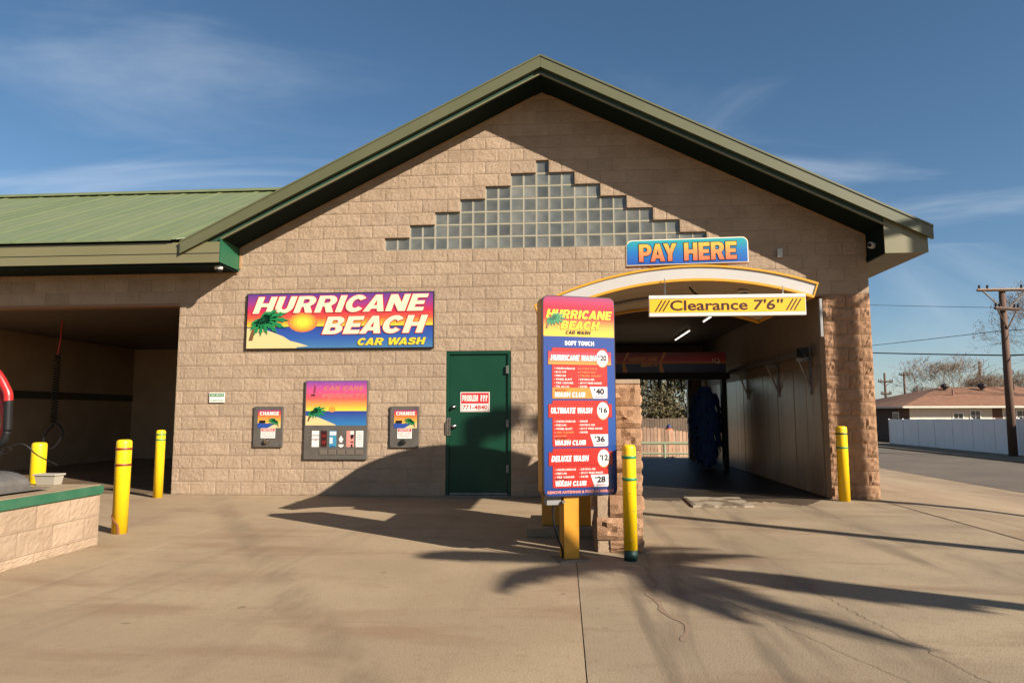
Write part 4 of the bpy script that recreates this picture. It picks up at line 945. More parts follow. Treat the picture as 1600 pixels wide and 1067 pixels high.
for y0 in (-3.965, -2.115):
    mk('top_edge', arcband(CR - .014, CR + .006, y0, y0 + .065), GOLD, kc); mk('bottom_edge', arcband(CR - .150, CR - .126, y0 + .004, y0 + .060), GOLD, kc)
mk('roof_skin', arcband(CR - .020, CR - .011, -3.914, -2.10, -26.6, 18.8), CANW, kc)
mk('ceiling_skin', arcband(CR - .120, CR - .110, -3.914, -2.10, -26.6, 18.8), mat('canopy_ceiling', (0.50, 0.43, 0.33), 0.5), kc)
for a in (-26.8, 18.9):
    s0, c0 = math.sin(R(a)), math.cos(R(a)); r0, r1 = CR - .150, CR + .004
    x0, z0, x1, z1 = CX + r0 * s0, CZ + r0 * c0, CX + r1 * s0, CZ + r1 * c0; e = .014
    mk('side_edge', MB().add([(x0, -3.96, z0), (x1, -3.96, z1), (x1, -2.06, z1), (x0, -2.06, z0), (x0 + e, -3.96, z0), (x1 + e, -3.96, z1), (x1 + e, -2.06, z1), (x0 + e, -2.06, z0)], [(0, 1, 2, 3), (7, 6, 5, 4), (0, 4, 5, 1), (1, 5, 6, 2), (2, 6, 7, 3), (3, 7, 4, 0)]), GOLD, kc)
for y in (-3.3, -2.7):
    mk('ceiling_seam', arcband(CR - .1215, CR - .1195, y, y + .012, -26, 18), TRIM, kc)
cb = lambda xx: CZ + math.sqrt((CR - .121) ** 2 - (xx - CX) ** 2)
mk('ceiling_beam', MB().tube([(x_, -3.0, cb(x_) - .02) for x_ in np.linspace(0.2, 2.6, 12)], .018, 6), GALV, kc)
mk('column', MB().box(0.12, 0.56, -3.12, -2.62, 1.70, 2.33), AMBER, kc, bevel=0.01)
lp = thing('canopy_lamp', (1.66, -3.2, cb(1.66)), 'small dark lamp on a bent arm under the canopy', 'lamp')
mk('arm', MB().tube([(1.62, -3.45, cb(1.62) + .002), (1.66, -3.45, cb(1.66) - .05), (1.74, -3.47, cb(1.74) - .11)], .010, 8), BLACK, lp); mk('head', MB().lathe([(.028, 0), (.034, .03), (.012, .06)], (1.74, -3.47, cb(1.74) - .16), 12), BLACK, lp)
dc = thing('dome_camera', (2.16, -3.5, cb(2.16)), 'dark dome camera with pale ring under the canopy', 'camera', 'dome cameras')
mk('ring', MB().lathe([(.055, 0), (.06, .025), (.05, .034)], (2.16, -3.5, cb(2.16) - .035), 18), WHITE, dc, smooth=True); mk('dome', MB().lathe([(.008, -.055), (.03, -.045), (.043, -.02), (.048, 0)], (2.16, -3.5, cb(2.16) - .034), 18), BLACK, dc, smooth=True)

ko = thing('pay_kiosk', (0.32, -2.9, 0), 'amber pay kiosk cabinet half hidden behind the menu board', 'kiosk')
mk('pad', MB().box(-0.09, 0.60, -3.42, -2.45, 0.0005, 0.085), CONC2, ko, bevel=0.006)
mk('body', MB().box(0.06, 0.58, -3.20, -2.58, 0.086, 1.70), AMBER, ko, bevel=0.01)
mk('screen_panel', MB().box(0.581, 0.586, -3.1, -2.7, 1.0, 1.55), GREYP, ko)

cs = thing('clearance_sign', (1.86, -4.0, 2.18), 'yellow clearance height sign hanging on chains under the canopy', 'sign')
x0, x1, z0, z1 = 1.131, 2.602, 2.186, 2.392
mk('panel', MB().box(x0, x1, -4.012, -3.972, z0, z1), WHITE, cs, bevel=0.004)
pn = Panel(x0, z1, -4.0125, cs)
W_, H_ = x1 - x0, z1 - z0
CYEL = flat('clearance_yellow', (250, 196, 40)); pn.rect('yellow_field', CYEL, 1, .006, .036, W_ - .006, H_ - .036)
pn.rect('frame_line', PBROWN, 2, .006, .034, W_ - .006, .037)
BR = flat('clearance_brown', (70, 30, 15))
pn.text('lettering', BR, 2, 'Clearance', .20, .050, .93, .152, bold=.020); pn.text('lettering', BR, 2, '7\u20326\u2033' if False else "7'6''", .985, .050, 1.262, .152, bold=.020, shear=.12)
for u_ in (.052, .088, .124, W_ - .19, W_ - .154, W_ - .118): pn.poly('slash_marks', BR, 2, [(u_, .158), (u_ + .014, .158), (u_ + .080, .050), (u_ + .066, .050)])
pn.build()
for xc in (1.29, 2.40):
    t = MB()
    n_ = 7; top = cb(xc) + .002; ln = (top - z1) / n_
    for i in range(n_):
        zc = z1 + (i + .5) * ln; a = i % 2
        t.tube([(xc + (.008 * math.cos(q) if a else 0), -3.99 + (0 if a else .008 * math.cos(q)), zc + ln * .62 * math.sin(q)) for q in np.linspace(0, 2 * math.pi, 11)], .0028, 5, cap=False)
    mk('chain', t, CHROME, cs)

ps = thing('pay_here_sign', (1.52, -3.88, 2.66), 'teal to blue pay here sign standing on the canopy', 'sign')
x0, x1 = 0.925, 2.100; zb = 2.700; zt = 2.958; sh = 0.016
def shp(pts): return [(x, z + (x - 1.5) * sh) for x, z in pts]
def pays(r, g):
    return shp([(x0 + g, zb + g), (x1 - g, zb + g)] + [(x1 - g - r + r * math.cos(R(a)), zt - g - r + r * math.sin(R(a))) for a in range(0, 91, 15)] + [(x0 + g + r + r * math.cos(R(a)), zt - g - r + r * math.sin(R(a))) for a in range(90, 181, 15)])
mk('cabinet', MB().prism(pays(.06, 0), -3.965, -3.87), GOLD, ps); mk('rim', MB().prism(pays(.06, 0.004), -3.972, -3.965), PWHITE, ps)
PAYG = grad('pay_blue', [(0, s2l(30, 80, 180)), (.5, s2l(25, 120, 195)), (1, s2l(40, 175, 170))], zb - 2.66, zt - 2.66)
mk('face', MB().prism(pays(.052, .012), -3.976, -3.972), PAYG, ps)
PAYT = grad('pay_letters', [(0, s2l(225, 105, 80)), (.45, s2l(235, 150, 85)), (1, s2l(250, 205, 70))], zb + .03 - 2.66, zt - .03 - 2.66)
pn = Panel(x0, zt - (1.5 - x0) * sh, -3.9765, ps, shear_z=sh)
pn.text('lettering', PAYT, 2, 'PAY HERE', .125, .048, 1.060, .222, bold=0.0, heavy=True, outline=(PBLACK, .042))
pn.build()
for xx in (1.15, 1.85): mk('sign_leg', MB().box(xx, xx + .05, -3.94, -3.90, CZ + math.sqrt(CR ** 2 - (xx - CX) ** 2) - .003, zb + .002 + (xx - 1.5) * sh), GOLD, ps)

# small fixtures
for (x_, y_, z_, lb) in ((-5.02, -0.50, 3.54, 'white dome camera under the left eave corner'),):
    dc = thing('dome_camera', (x_, y_, z_), lb, 'camera', 'dome cameras')
    mk('ring', MB().lathe([(.058, 0), (.062, .03), (.062, .05)], (x_, y_, z_ - .05), 20), WHITE, dc, smooth=True); mk('dome', MB().lathe([(.008, -.048), (.03, -.04), (.044, -.02), (.05, 0)], (x_, y_, z_ - .049), 20), BLACK, dc, smooth=True)
dc = thing('bullet_camera', (4.88, -0.30, 3.72), 'round white camera in the dark right eave corner', 'camera')
mk('body', MB().tube([(4.904, -0.30, 3.72), (4.86, -0.32, 3.72), (4.83, -0.335, 3.72)], [.045, .05, .045], 14), WHITE, dc); mk('lens', MB().tube([(4.832, -0.335, 3.72), (4.815, -0.344, 3.72)], .03, 12), BLACK, dc)
solo('wall_box', MB().box(3.586, 3.66, -0.06, -0.022, 3.627, 3.760), mat('pale_box', (0.6, 0.6, 0.6), .5), 'small white box on the shaded upper wall beside the pay sign', 'box', bevel=.006)

# ------------------------------------------------------------------ entrance plate and puddles
gp = thing('trench_plate', (2.45, -0.5, 0), 'pale worn metal plate lying in front of the wash entrance', 'plate')
mk('plate', MB().add([(2.03, -1.06, .002), (2.84, -1.03, .002), (2.88, -.06, .002), (2.07, -.06, .002), (2.03, -1.06, .028), (2.84, -1.03, .028), (2.88, -.06, .028), (2.07, -.06, .028)], [(3, 2, 1, 0), (4, 5, 6, 7), (0, 1, 5, 4), (1, 2, 6, 5), (2, 3, 7, 6), (3, 0, 4, 7)]), mat('worn_plate', (0.40, 0.34, 0.25), 0.6, (0.16, 0.12, 0.075), 2.2, 0.3, 30, mixpos=(.48, .56)), gp)
for i in range(5): mk('slot', MB().add([(2.045 + i * .004, -1.0 + i * .17, .0285), (2.075 + i * .004, -1.0 + i * .17, .0285), (2.078 + i * .004, -.88 + i * .17, .0285), (2.048 + i * .004, -.88 + i * .17, .0285)], [(0, 1, 2, 3)]), DARK, gp)
WET = mat('wet_concrete', (0.085, 0.060, 0.038), 0.5, (0.12, 0.088, 0.058), 4, 0.1, 20)
rs2 = random.Random(12)
def puddle(cx_, cy_, rx, ry, n=40, jag=.25):
    pts = []
    for i in range(n):
        a = 2 * math.pi * i / n; k_ = 1 + rs2.uniform(-jag, jag)
        pts.append((cx_ + rx * k_ * math.cos(a), cy_ + ry * k_ * math.sin(a), .0022))
    return MB().add(pts, [tuple(range(n))])
wt = MB()
top = [(0.72, -.006), (4.2, -.006)]; edge = []
for i in range(90):
    x_ = 4.2 - 3.45 * i / 89; d_ = .42 + .30 * math.sin(x_ * 2.1) + .16 * math.sin(x_ * 7 + 1) + rs2.uniform(-.09, .09)
    if x_ > 3.5: d_ *= max(.15, (4.25 - x_) / .75)
    edge.append((x_, -max(.05, d_)))
wt.add([(x_, y_, .0022) for x_, y_ in [(0.72, -.006)] + edge[::-1] + [(4.2, -.006)]], [tuple(range(len(edge) + 2))])
tag(mk('water_patch', wt, WET, lot), kind='structure')

# ------------------------------------------------------------------ inside the wash
for y0, y1, lb in ((2.75, 3.45, 'nearer slanting light tube on the wash ceiling'), (5.0, 7.0, 'farther slanting light tube on the wash ceiling')):
    lt = thing('light_tube', (3.15, (y0 + y1) / 2, 3.11), lb, 'light', 'ceiling light tubes')
    mk('tube', MB().tube([(3.15, y0, 3.10), (3.15, y1, 3.10)], .009, 8), mat('lit_tube', (1, .97, .9), 0.4, emit=1.2), lt); mk('housing', MB().box(3.12, 3.18, y0, y1, 3.116, 3.158), WHITE, lt)
ga = thing('wash_gantry', (2.5, 5.3, 0), 'dark wash gantry with red and navy banner inside the bay', 'gantry')
zb0, zb1 = 2.17, 2.62
mk('banner', MB().box(0.85, 3.93, 5.02, 5.5, zb0, zb1), grad('gantry_print', [(0, s2l(20, 30, 75)), (.42, s2l(25, 35, 90)), (.45, s2l(225, 130, 60)), (.62, s2l(200, 50, 45)), (1, s2l(130, 25, 40))], zb0, zb1), ga)
pn = Panel(0.85, zb1, 5.0195, ga)
pn.text('lettering', PORANGE, 1, 'HURRICANE', .92, .10, 1.58, .20, bold=0.0, heavy=True, shear=.25); pn.text('lettering', PORANGE, 1, 'BEACH', 1.20, .22, 1.58, .32, bold=0.0, heavy=True, shear=.25)
for u_ in (.80, 1.62): pn.poly('swoosh', PORANGE, 1, [(u_ + .09, .0), (u_ + .15, .0), (u_ + .04, .22), (u_ + .10, .449), (u_ + .0, .449), (u_ - .02, .25)])
pn.text('model_mark', PWHITE, 1, 'IQ', 2.78, .14, 2.95, .26, bold=.0)
pn.build()
mk('beam', MB().box(0.80, 4.02, 5.05, 5.45, 2.02, zb0 - .003), BLACK, ga)
for xx in (0.86, 3.86): mk('leg', MB().box(xx, xx + .10, 5.15, 5.35, 0.003, 2.02), BLACK, ga)
fr_ = MB(); rs3 = random.Random(4)
for i in range(150):
    x_ = 1.0 + 2.2 * rs3.random(); ln = rs3.uniform(.10, .34); y_ = rs3.uniform(5.1, 5.4); w_ = rs3.uniform(.006, .012)
    fr_.box(x_, x_ + w_, y_, y_ + w_, 2.02 - ln, 2.025)
mk('curtain_strands', fr_, BLACK, ga)['kind'] = 'stuff'
br = thing('wash_brush', (3.55, 5.6, 0), 'tall rounded navy brush standing by the far right wall', 'brush')
mk('spindle', MB().tube([(3.56, 5.62, 0.003), (3.56, 5.62, 2.02)], .05, 10), GALV, br)
bb = MB(); rs4 = random.Random(6)
prof = lambda t: .10 + .29 * math.sin(math.pi * min(1, t * .9 + .12)) ** .5
for ring_ in range(13):
    t = ring_ / 12; zt_ = .25 + 1.62 * t; r_ = prof(1 - t) if t < .93 else .16
    for j in range(30):
        a = 2 * math.pi * (j + rs4.random()) / 30; r1 = r_ * rs4.uniform(.9, 1.1)
        ca, sa = math.cos(a), math.sin(a); dr = rs4.uniform(.16, .30)
        p0 = (3.56 + .05 * ca, 5.62 + .05 * sa, zt_); p1 = (3.56 + r1 * .8 * ca, 5.62 + r1 * .8 * sa, zt_ - .03); p2 = (3.56 + r1 * ca, 5.62 + r1 * sa, max(.02, zt_ - dr)); w_ = .045
        tx, ty = -sa * w_, ca * w_
        bb.add([(p0[0] - tx, p0[1] - ty, p0[2]), (p0[0] + tx, p0[1] + ty, p0[2]), (p1[0] + tx, p1[1] + ty, p1[2]), (p1[0] - tx, p1[1] - ty, p1[2]), (p2[0] + tx, p2[1] + ty, p2[2]), (p2[0] - tx, p2[1] - ty, p2[2])], [(0, 1, 2, 3), (3, 2, 4, 5)])
mk('cloth_strands', bb, NAVY, br)['kind'] = 'stuff'
rl = thing('guide_rail', (4.05, 3, 2.2), 'grey steel guide rail on brackets along the right wash wall', 'rail')
mk('rail', MB().box(4.00, 4.08, 0.36, 6.2, 2.14, 2.22), GALV, rl); mk('end_box', MB().box(3.97, 4.10, 0.32, 0.46, 2.13, 2.27), BLACK, rl, bevel=.006); mk('motor', MB().tube([(4.03, 0.28, 2.16), (4.03, 0.38, 2.16)], .045, 12), BLACK, rl)
for y in (0.52, 2.2, 4.3):
    t = MB(); t.box(3.98, 4.232, y, y + .05, 2.075, 2.138); t.box(4.185, 4.2035, y, y + .05, 1.55, 2.30); t.tube([(4.03, y + .025, 2.08), (4.19, y + .025, 1.66)], .018, 6)
    mk('bracket', t, GALV, rl)

# ------------------------------------------------------------------ beyond the exit
rlg = thing('pipe_railing', (4, 15, -.55), 'pale green pipe railing beyond the wash exit', 'railing')
PG = mat('pale_green_paint', (0.26, 0.32, 0.20), 0.6)
mk('top_rail', MB().tube([(-2, 15, .17), (11, 15, .17)], .05, 8), PG, rlg); mk('middle_rail', MB().tube([(-2, 15, -.20), (11, 15, -.20)], .035, 8), PG, rlg)
for xx in (-1.5, 1.0, 3.95, 6.6, 9.2): mk('post', MB().tube([(xx, 15, -.57), (xx, 15, .16)], .045, 8), PG, rlg)
def picket_fence(name, y, x0, x1, pw_, ztop, zb_, label, single_, M):
    t = thing(name, ((x0 + x1) / 2, y, zb_), label, 'fence')
    r = random.Random(y); x = x0; mass = MB()
    while x < x1:
        zt_ = ztop(x) + r.uniform(-.03, .03); wd = pw_ - .022
        mb = MB().prism([(x, zb_), (x + wd, zb_), (x + wd, zt_ - .04), (x + wd - .03, zt_), (x + .03, zt_), (x, zt_ - .04)], y + r.uniform(-.008, .008), y + .03)
        if single_: mk('picket', mb, M, t)
        else: mass.add(mb.v, mb.f)
        x += pw_
    if not single_: mk('picket_row', mass, M, t)['kind'] = 'stuff'
    for z in (zb_ + .25, zb_ + (ztop(x0) - zb_) * .7): mk('fence_rail', MB().box(x0, x1, y + .03, y + .07, z, z + .09), M, t)
picket_fence('picket_fence', 19, -1, 9.5, .15, lambda x: .66 if x < 4.2 else .66 - .16 * (x - 4.2), -.56, 'uneven weathered picket fence seen low through the wash exit', True, PICKET)
picket_fence('board_fence', 34, -4, 16, .16, lambda x: .93, -.57, 'long grey-brown board fence behind the picket fence', False, mat('grey_board', (0.13, 0.092, 0.065), 0.9, (0.20, 0.145, 0.10), 3, stretch=(1, 1, .2)))
hy = thing('fire_hydrant', (4.95, 20.4, -.56), 'orange hydrant with blue bonnet peeping over the picket fence', 'hydrant')
mk('barrel', MB().lathe([(.20, 0), (.20, .05), (.15, .07), (.15, .85), (.20, .88), (.20, .98), (.17, 1.10), (.11, 1.17)], (4.93, 20.4, -.56), 16), mat('orange_paint', (0.62, 0.16, 0.05), .5), hy, smooth=True)
mk('bonnet', MB().lathe([(.13, 0), (.11, .08), (.05, .13), (.03, .17)], (4.93, 20.4, .60), 14), mat('blue_paint', (0.02, 0.04, 0.16), .5), hy, smooth=True)
for s_ in (-1, 1): mk('nozzle_cap', MB().tube([(4.93 + s_ * .14, 20.4, .42), (4.93 + s_ * .24, 20.4, .42)], .06, 10), MATS['orange_paint'], hy)

def leafy(name, c, rx, ry, rz, n, leaf, M, seed, label, cat, trunk=True, group=None):
    r = np.random.RandomState(seed); t = thing(name, (c[0], c[1], c[2]), label, cat, group)
    cl = r.normal(0, 1, (46, 3)); cl /= np.linalg.norm(cl, axis=1)[:, None]; cl *= (r.uniform(.35, 1, 46) ** .5)[:, None]
    cc = np.array([c[0], c[1], c[2] + rz * 1.05])
    mb = MB(); vs = []; fs = []
    ci = r.randint(0, 46, n)
    P = cl[ci] + r.normal(0, .15, (n, 3)); P = P * np.array([rx, ry, rz]) + cc
    A = r.normal(0, 1, (n, 3)); A /= np.linalg.norm(A, axis=1)[:, None]; B = np.cross(A, r.normal(0, 1, (n, 3))); B /= np.linalg.norm(B, axis=1)[:, None]
    s_ = leaf * r.uniform(.6, 1.3, n)[:, None]
    Q = np.stack([P - A * s_, P + B * s_ * .45, P + A * s_, P - B * s_ * .45], 1).reshape(-1, 3)
    mb.v = [tuple(q) for q in Q]; mb.f = [(4 * i, 4 * i + 1, 4 * i + 2, 4 * i + 3) for i in range(n)]; mb.m = [0] * n
    mk('crown', mb, M, t)
    if trunk:
        tm = MB(); tm.tube([(c[0], c[1], c[2] - .05), (c[0] + .05, c[1], c[2] + rz * .5), (c[0], c[1], c[2] + rz * 1.1)], [.16, .12, .05], 8)
        for i in range(8):
            q = cl[i * 5] * np.array([rx, ry, rz]) * .8 + cc; tm.tube([(c[0], c[1], c[2] + rz * .45), tuple((np.array([c[0], c[1], c[2] + rz * .5]) + q) / 2), tuple(q)], [.06, .04, .015], 5)
        mk('trunk', tm, BARK, t)
    return t
LEAFO = mat('olive_leaf', (0.15, 0.115, 0.045), 0.8, (0.07, 0.065, 0.025), 1.2); LEAFG = mat('dull_green_leaf', (0.07, 0.08, 0.03), 0.8, (0.14, 0.115, 0.05), 1.0)
leafy('evergreen_tree', (5.2, 39, -.57), 3.2, 2.4, 2.3, 9000, .13, LEAFO, 1, 'olive brown tree behind the board fence seen through the exit', 'tree')
leafy('evergreen_tree', (9.6, 41, -.57), 3.0, 2.4, 2.5, 8000, .13, LEAFG, 2, 'dull green tree at the exit opening right side behind fence', 'tree')
leafy('evergreen_tree', (2.0, 42, -.57), 3.0, 2.4, 2.6, 6000, .13, LEAFG, 3, 'dull green tree at the exit opening left side behind fence', 'tree')

# ------------------------------------------------------------------ across the road
vf = thing('vinyl_fence', (21.1, 24, -.70), 'long white solid panel fence across the road', 'fence')
y = 35.4
while y > 8:
    xx = 21.05 - (35.4 - y) * 0.0 + .02
    zt_ = .84 + (35.4 - y) * .011
    mk('fence_panel', MB().box(xx, xx + .04, y - 1.79, y - .02, -.69, zt_), VINYL, vf)
    mk('panel_seams', MB().box(xx - .006, xx, y - .925, y - .905, -.68, zt_ - .01), VINYL, vf)
    mk('fence_post', MB().box(xx - .02, xx + .06, y - .015, y + .015, -.70, zt_ + .03), VINYL, vf)
    y -= 1.81
hs = thing('brick_house', (28, 41, -.75), 'low white and brick house with brown hip roof behind white fence', 'house')
BRK = mat('dark_brick', (0.15, 0.085, 0.055), 0.9, (0.11, 0.065, 0.045), 6, .3, 20)
SIDING = mat('white_siding', (0.72, 0.66, 0.56), 0.6, (0.66, 0.60, 0.50), 2)
HY = 38.0
hw = mk('wall', MB().box(23.6, 40, HY + .02, 49, -.75, 1.62), BRK, hs)
sd_m = MB()
for i in range(14): 
    z = -.70 + i * .165; sd_m.add([(23.62, HY - .012, z), (28.95, HY - .012, z), (28.95, HY + .006, z + .163), (23.62, HY + .006, z + .163), (23.62, HY + .019, z), (28.95, HY + .019, z)], [(0, 1, 2, 3), (0, 4, 5, 1)])
mk('siding', sd_m, SIDING, hw); mk('siding', MB().box(29.6, 32.2, HY - .01, HY + .018, -.7, 1.60), SIDING, hw)
def hwin(x0, x1, z0, z1):
    wv = mk('window', MB().box(x0 - .07, x1 + .07, HY - .05, HY - .013, z0 - .07, z1 + .07), WHITE, hs)
    for i in range(2):
        for j in range(2):
            a = x0 + (x1 - x0) * i / 2 + .02; b = x0 + (x1 - x0) * (i + 1) / 2 - .02; c = z0 + (z1 - z0) * j / 2 + .02; d = z0 + (z1 - z0) * (j + 1) / 2 - .02
            mk('pane', MB().box(a, b, HY - .056, HY - .0505, c, d), mat('dark_pane', (0.02, 0.024, 0.028), .1), wv)
hwin(26.45, 27.05, .5, 1.2); hwin(27.55, 28.15, .7, 1.38); hwin(30.5, 31.2, .6, 1.38)
dr_ = mk('door', MB().box(29.75, 30.25, HY - .03, HY - .0105, -.7, 1.25), mat('storm_door', (0.35, 0.36, 0.34), .4), hs)
wv = mk('window', MB().box(23.545, 23.598, 39.4, 40.3, .3, 1.3), WHITE, hs); mk('pane', MB().box(23.53, 23.544, 39.48, 40.22, .38, 1.22), MATS['dark_pane'], wv)
SHING = mat('brown_shingle', (0.34, 0.165, 0.085), 0.9, (0.22, 0.105, 0.058), 3, .5, 25)
e0, e1, f0, f1 = 22.9, 41, HY - .65, 49.6; zr = 3.15; ze = 1.66
rf = mk('roof', MB().add([(e0, f0, ze), (e1, f0, ze), (e1, f1, ze), (e0, f1, ze), (e0 + 5.6, 43.4, zr), (e1 - 5.6, 43.4, zr)], [(0, 1, 5, 4), (1, 2, 5), (2, 3, 4, 5), (3, 0, 4), (3, 2, 1, 0)]), SHING, hs)
mk('eave_board', MB().box(e0 + .02, e1, f0 - .02, f0 - .002, ze - .10, ze + .03), SIDING, rf); mk('eave_board', MB().box(e0 - .02, e0 - .002, f0 - .02, f1, ze - .10, ze + .03), SIDING, rf)
for xv, yv in ((28.3, 42.3), (30.9, 42.3)):
    zv = ze + (yv - f0) / (43.4 - f0) * (zr - ze)
    mk('turbine_vent', MB().lathe([(.14, 0), (.14, .18), (.24, .22), (.30, .34), (.26, .46), (.12, .54), (.02, .56)], (xv, yv, zv - .05), 14), mat('dark_vent', (0.05, 0.03, 0.022), .6), rf)
for xv, yv in ((26.2, 42.0), (27.9, 40.6), (33.2, 42.4)):
    zv = ze + (yv - f0) / (43.4 - f0) * (zr - ze)
    mk('vent_pipe', MB().tube([(xv, yv, zv - .08), (xv, yv, zv + .42)], .06, 8), mat('vent_pipe_paint', (0.22, 0.12, 0.08), .6), rf)

def util_pole(x, y, zb_, h, label, arms, r=.15, lean=0.0, group='utility poles'):
    t = thing('utility_pole', (x, y, zb_), label, 'pole', group)
    mk('shaft', MB().tube([(x, y, zb_ - .1), (x + lean * .5, y, zb_ + h * .5), (x + lean, y, zb_ + h)], [r * 1.15, r, r * .8], 12), POLEW, t, smooth=True)
    for z, hl, M, ang, brace in arms:
        cx_ = x + lean * (z - zb_) / h; dx, dy = math.cos(ang), math.sin(ang); w_ = .055
        a = Vector((cx_ - dx * hl, y - dy * hl - .0, z)); b = Vector((cx_ + dx * hl, y + dy * hl, z)); nrm = Vector((dy, -dx, 0)) * (r + .03)
        arm = mk('crossarm', MB().tube([a + nrm, b + nrm], .075, 4), M, t)
        for s_ in (-1, 1):
            q = Vector((cx_ + s_ * dx * hl * .8, y + s_ * dy * hl * .8, z - .05)) + nrm
            mk('brace', MB().tube([q, Vector((cx_, y, z - brace)) + nrm * .8], .032, 5), M, t)
            for kk in (.92, .62):
                i0 = Vector((cx_ + s_ * dx * hl * kk, y + s_ * dy * hl * kk, z + .05)) + nrm
                mk('insulator', MB().lathe([(.02, 0), (.05, .05), (.035, .09), (.06, .13), (.03, .18)], i0, 8), mat('insulator_glaze', (0.03, 0.02, 0.018), .25), arm)
    return t
util_pole(20.52, 22.36, -.69, 7.65, 'stout brown utility pole with two crossarms beside the white fence', [(6.86, 1.2, ARMW, R(0), 1.0), (5.98, .72, ARMD, R(20), .92)], r=.16, lean=.04)
util_pole(32.0, 60, -.75, 5.9, 'thin distant pole with two crossarms left of the bare tree', [(4.3, .7, ARMD, R(0), .4), (3.1, .5, ARMD, R(0), .3)], r=.12)
util_pole(38.6, 70, -.75, 6.5, 'thin distant pole with a single top crossarm', [(5.5, .6, ARMD, R(0), .3)], r=.13)
util_pole(46.8, 70, -.75, 7.7, 'distant pole standing behind the house roof ridge', [(4.3, .8, ARMD, R(0), .3)], r=.16)
def wire(a, b, sag, r, label):
    a, b = Vector(a), Vector(b)
    pts = [a.lerp(b, i / 24) - Vector((0, 0, sag * 4 * (i / 24) * (1 - i / 24))) for i in range(25)]
    solo('power_line', MB().tube(pts, r, 6), WIRE, label, 'cable', 'overhead lines')
wire((20.5, 22.3, 3.85), (5.5, 84, 12.2), 0.6, .035, 'thick black overhead cable running low from the pole')
wire((20.5, 22.3, 5.0), (6.0, 76, 7.6), 0.5, .016, 'thin overhead cable meeting the pole below its crossarms')
wire((19.95, 22.0, 6.02), (2.0, 84, 20.5), 1.0, .012, 'faint overhead cable from the lower crossarm')
wire((20.6, 22.4, 3.85), (32, 5, 4.2), 0.2, .035, 'thick black overhead cable right of the pole')
wire((20.6, 22.4, 5.0), (32, 9, 5.2), 0.2, .018, 'thin overhead cable right of the pole')

def bare_tree(c, h, spread, seed, label, depth=6, r0=.22, leaf=0, M=TWIG):
    r = random.Random(seed); t = thing('bare_tree', c, label, 'tree', 'leafless winter trees')
    big, small, lv = MB(), MB(), MB()
    def grow(p, d, ln, rad, lev):
        rad = max(rad, .0135 * (c[1] / 60))
        q = p; path = [p]; rads = [rad]
        for i in range(3):
            d = (d + Vector((r.uniform(-.16, .16), r.uniform(-.16, .16), r.uniform(-.05, .14)))).normalized(); q = q + d * ln / 3; path.append(q); rads.append(rad * (1 - .13 * (i + 1)))
        (big if lev < 3 else small).tube(path, rads, 6 if lev < 2 else 4 if lev < 4 else 3, cap=False)
        if lev >= depth:
            if leaf and r.random() < leaf:
                for _ in range(4):
                    o = q + Vector((r.uniform(-.2, .2), r.uniform(-.2, .2), r.uniform(-.2, .1))); s_ = .03; lv.add([o + Vector((-s_, 0, -s_)), o + Vector((s_, .02, -s_)), o + Vector((s_, 0, s_)), o + Vector((-s_, -.02, s_))], [(0, 1, 2, 3)])
            return
        n = 3 if lev < 5 else r.choice((2, 3, 3))
        for i in range(n):
            az = 2 * math.pi * (i + r.uniform(-.3, .3)) / n; tilt = r.uniform(.35, .8) * spread
            ax = d.orthogonal().normalized(); ax = Matrix.Rotation(az, 3, d) @ ax
            nd = (Matrix.Rotation(tilt, 3, ax) @ d); nd = (nd + Vector((0, 0, .12))).normalized()
            st = path[r.choice((2, 3))] if i else path[3]
            grow(st, nd, ln * r.uniform(.68, .86), rads[-1] * r.uniform(.62, .78), lev + 1)
    grow(Vector((c[0], c[1], c[2] - .1)), Vector((r.uniform(-.08, .08), 0, 1)).normalized(), h * .27, r0, 0)
    mk('trunk', big, BARK, t); mk('crown', small, M, t)
    if lv.v: mk('dry_leaves', lv, mat('dry_leaf', (0.10, 0.06, 0.04), .8), t)
bare_tree((37.8, 60, -.75), 8.6, 1.05, 11, 'wide leafless tree rising behind the brown roof', 7, .24)
bare_tree((27.5, 66, -.75), 8.6, 1.0, 21, 'leafless tree at the edge of the block pillar', 7, .2)
bare_tree((44.0, 64, -.75), 6.4, 1.15, 31, 'low leafless tree behind the right part of the roof', 7, .18)
bare_tree((52.0, 72, -.75), 7.0, 1.15, 41, 'low far leafless tree left of the utility pole', 7, .18)
bare_tree((36.6, 62, -.75), 5.0, 1.2, 45, 'small leafless tree close behind the left of the roof', 7, .14)
bare_tree((37.2, 38, -.75), 15.0, .95, 51, 'tall leafless tree with few dry leaves at right edge', 7, .32, leaf=.5, M=BARK)

bare_tree((43.0, 31, -.75), 9.5, 1.1, 61, 'leafless yard tree right of the house, shading its roof', 6, .3, M=BARK)

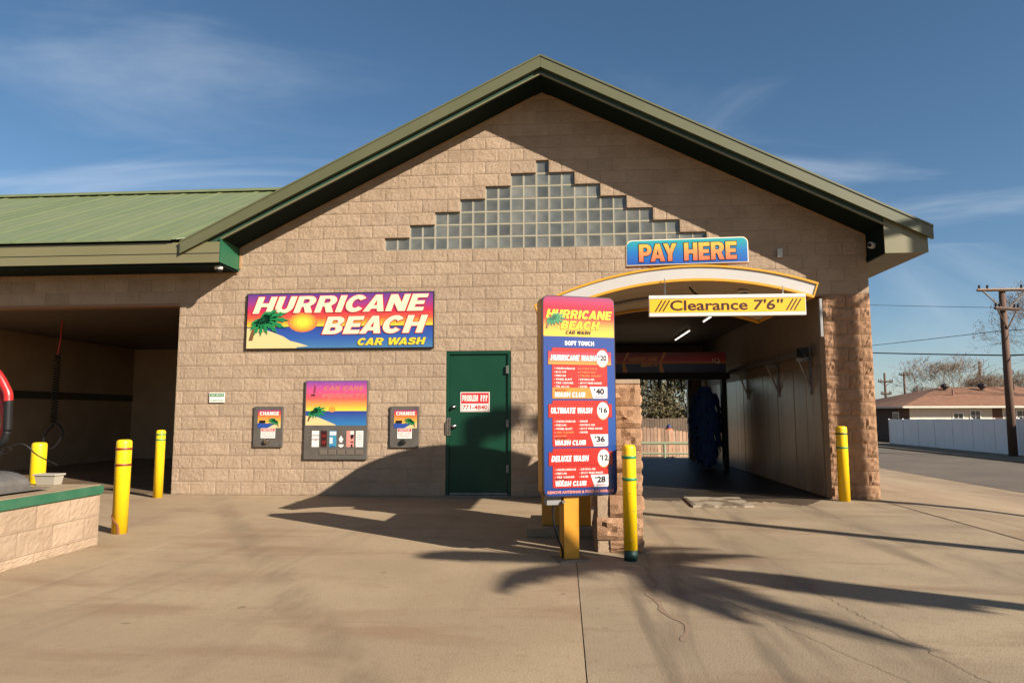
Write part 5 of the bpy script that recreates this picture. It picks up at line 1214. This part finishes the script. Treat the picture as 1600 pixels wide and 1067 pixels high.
# ------------------------------------------------------------------ things beside the camera that throw the shadows seen on the lot
pb = Vector((8.0, -8.2, 0)); pc = Vector((0.99, -4.59, 0)) + 4.45 * Vector((math.tan(R(90 - SUN_EL)) * math.sin(R(SUN_AZ)), math.tan(R(90 - SUN_EL)) * math.cos(R(SUN_AZ)), 1.0))
pt = thing('palm_tree', pb, 'palm tree standing right of the camera, seen by its shadow', 'tree')
mk('trunk', MB().tube([pb.lerp(pc, i / 10) + Vector((.05 * math.sin(i), 0, 0)) for i in range(11)], [.125 - .003 * i for i in range(11)], 12), BARK, pt)
fm = MB(); r = random.Random(8)
K = Vector((math.tan(R(90 - SUN_EL)) * math.sin(R(SUN_AZ)), math.tan(R(90 - SUN_EL)) * math.cos(R(SUN_AZ)), 1.0))
tips = [(2.2, -6.65, 3.9), (3.0, -5.83, 3.6), (2.0, -4.2, 4.6), (-.98, -4.45, 5.0), (-.18, -5.6, 4.7), (1.36, -6.2, 4.0), (1.7, -3.9, 5.1), (-.3, -3.9, 5.2), (.6, -5.2, 3.4), (1.1, -5.3, 3.3)]
for gx, gy, h in tips:
    tip = Vector((gx, gy, 0)) + K * h; d = tip - pc; ln = d.length; hd = Vector((d.x, d.y, 0)).normalized(); sv = Vector((-hd.y, hd.x, 0))
    fp = lambda t: pc + d * t + Vector((0, 0, .42 * ln * t * (1 - t) * 1.6))
    fm.tube([fp(i / 8) for i in range(9)], [.022 * (1 - .09 * i) for i in range(9)], 4)
    for i in range(2, 34):
        t = i / 34; p = fp(t); ll = (.42 * math.sin(math.pi * (t * .82 + .14)) + .05) * r.uniform(.85, 1.1)
        for s_ in (-1, 1):
            e = p + sv * s_ * ll * .62 + d.normalized() * ll * .62 + Vector((0, 0, -ll * .30)); w_ = d.normalized() * .036; md = p.lerp(e, .5)
            fm.add([p - w_ * .6, p + w_ * .6, md + w_, e, md - w_], [(0, 1, 2, 3, 4)])
mk('fronds', fm, mat('palm_green', (0.06, 0.10, 0.03), .6), pt)
lpole = thing('light_pole', (10.0, -7.75, gz(10.0, -7.75)), 'light pole right of the camera, seen by its long thin shadow', 'light pole')
z0 = gz(10.0, -7.75)
mk('shaft', MB().tube([(10.0, -7.75, z0), (10.0, -7.75, 8.4)], [.12, .10], 12), GALV, lpole)
mk('arm', MB().tube([(9.95, -7.75, 8.33), (11.1, -7.75, 8.33)], .05, 6), GALV, lpole)
for xh in (10.38, 11.2): mk('lamp_head', MB().box(xh - .22, xh + .22, -7.87, -7.63, 8.20, 8.46), GALV, lpole)
util_pole(10.95, -4.5, gz(10.95, -4.5), 8.9, 'tall utility pole right of the camera, shading the block pillar', [(7.62, 1.1, ARMD, R(20), .7)], r=.125)
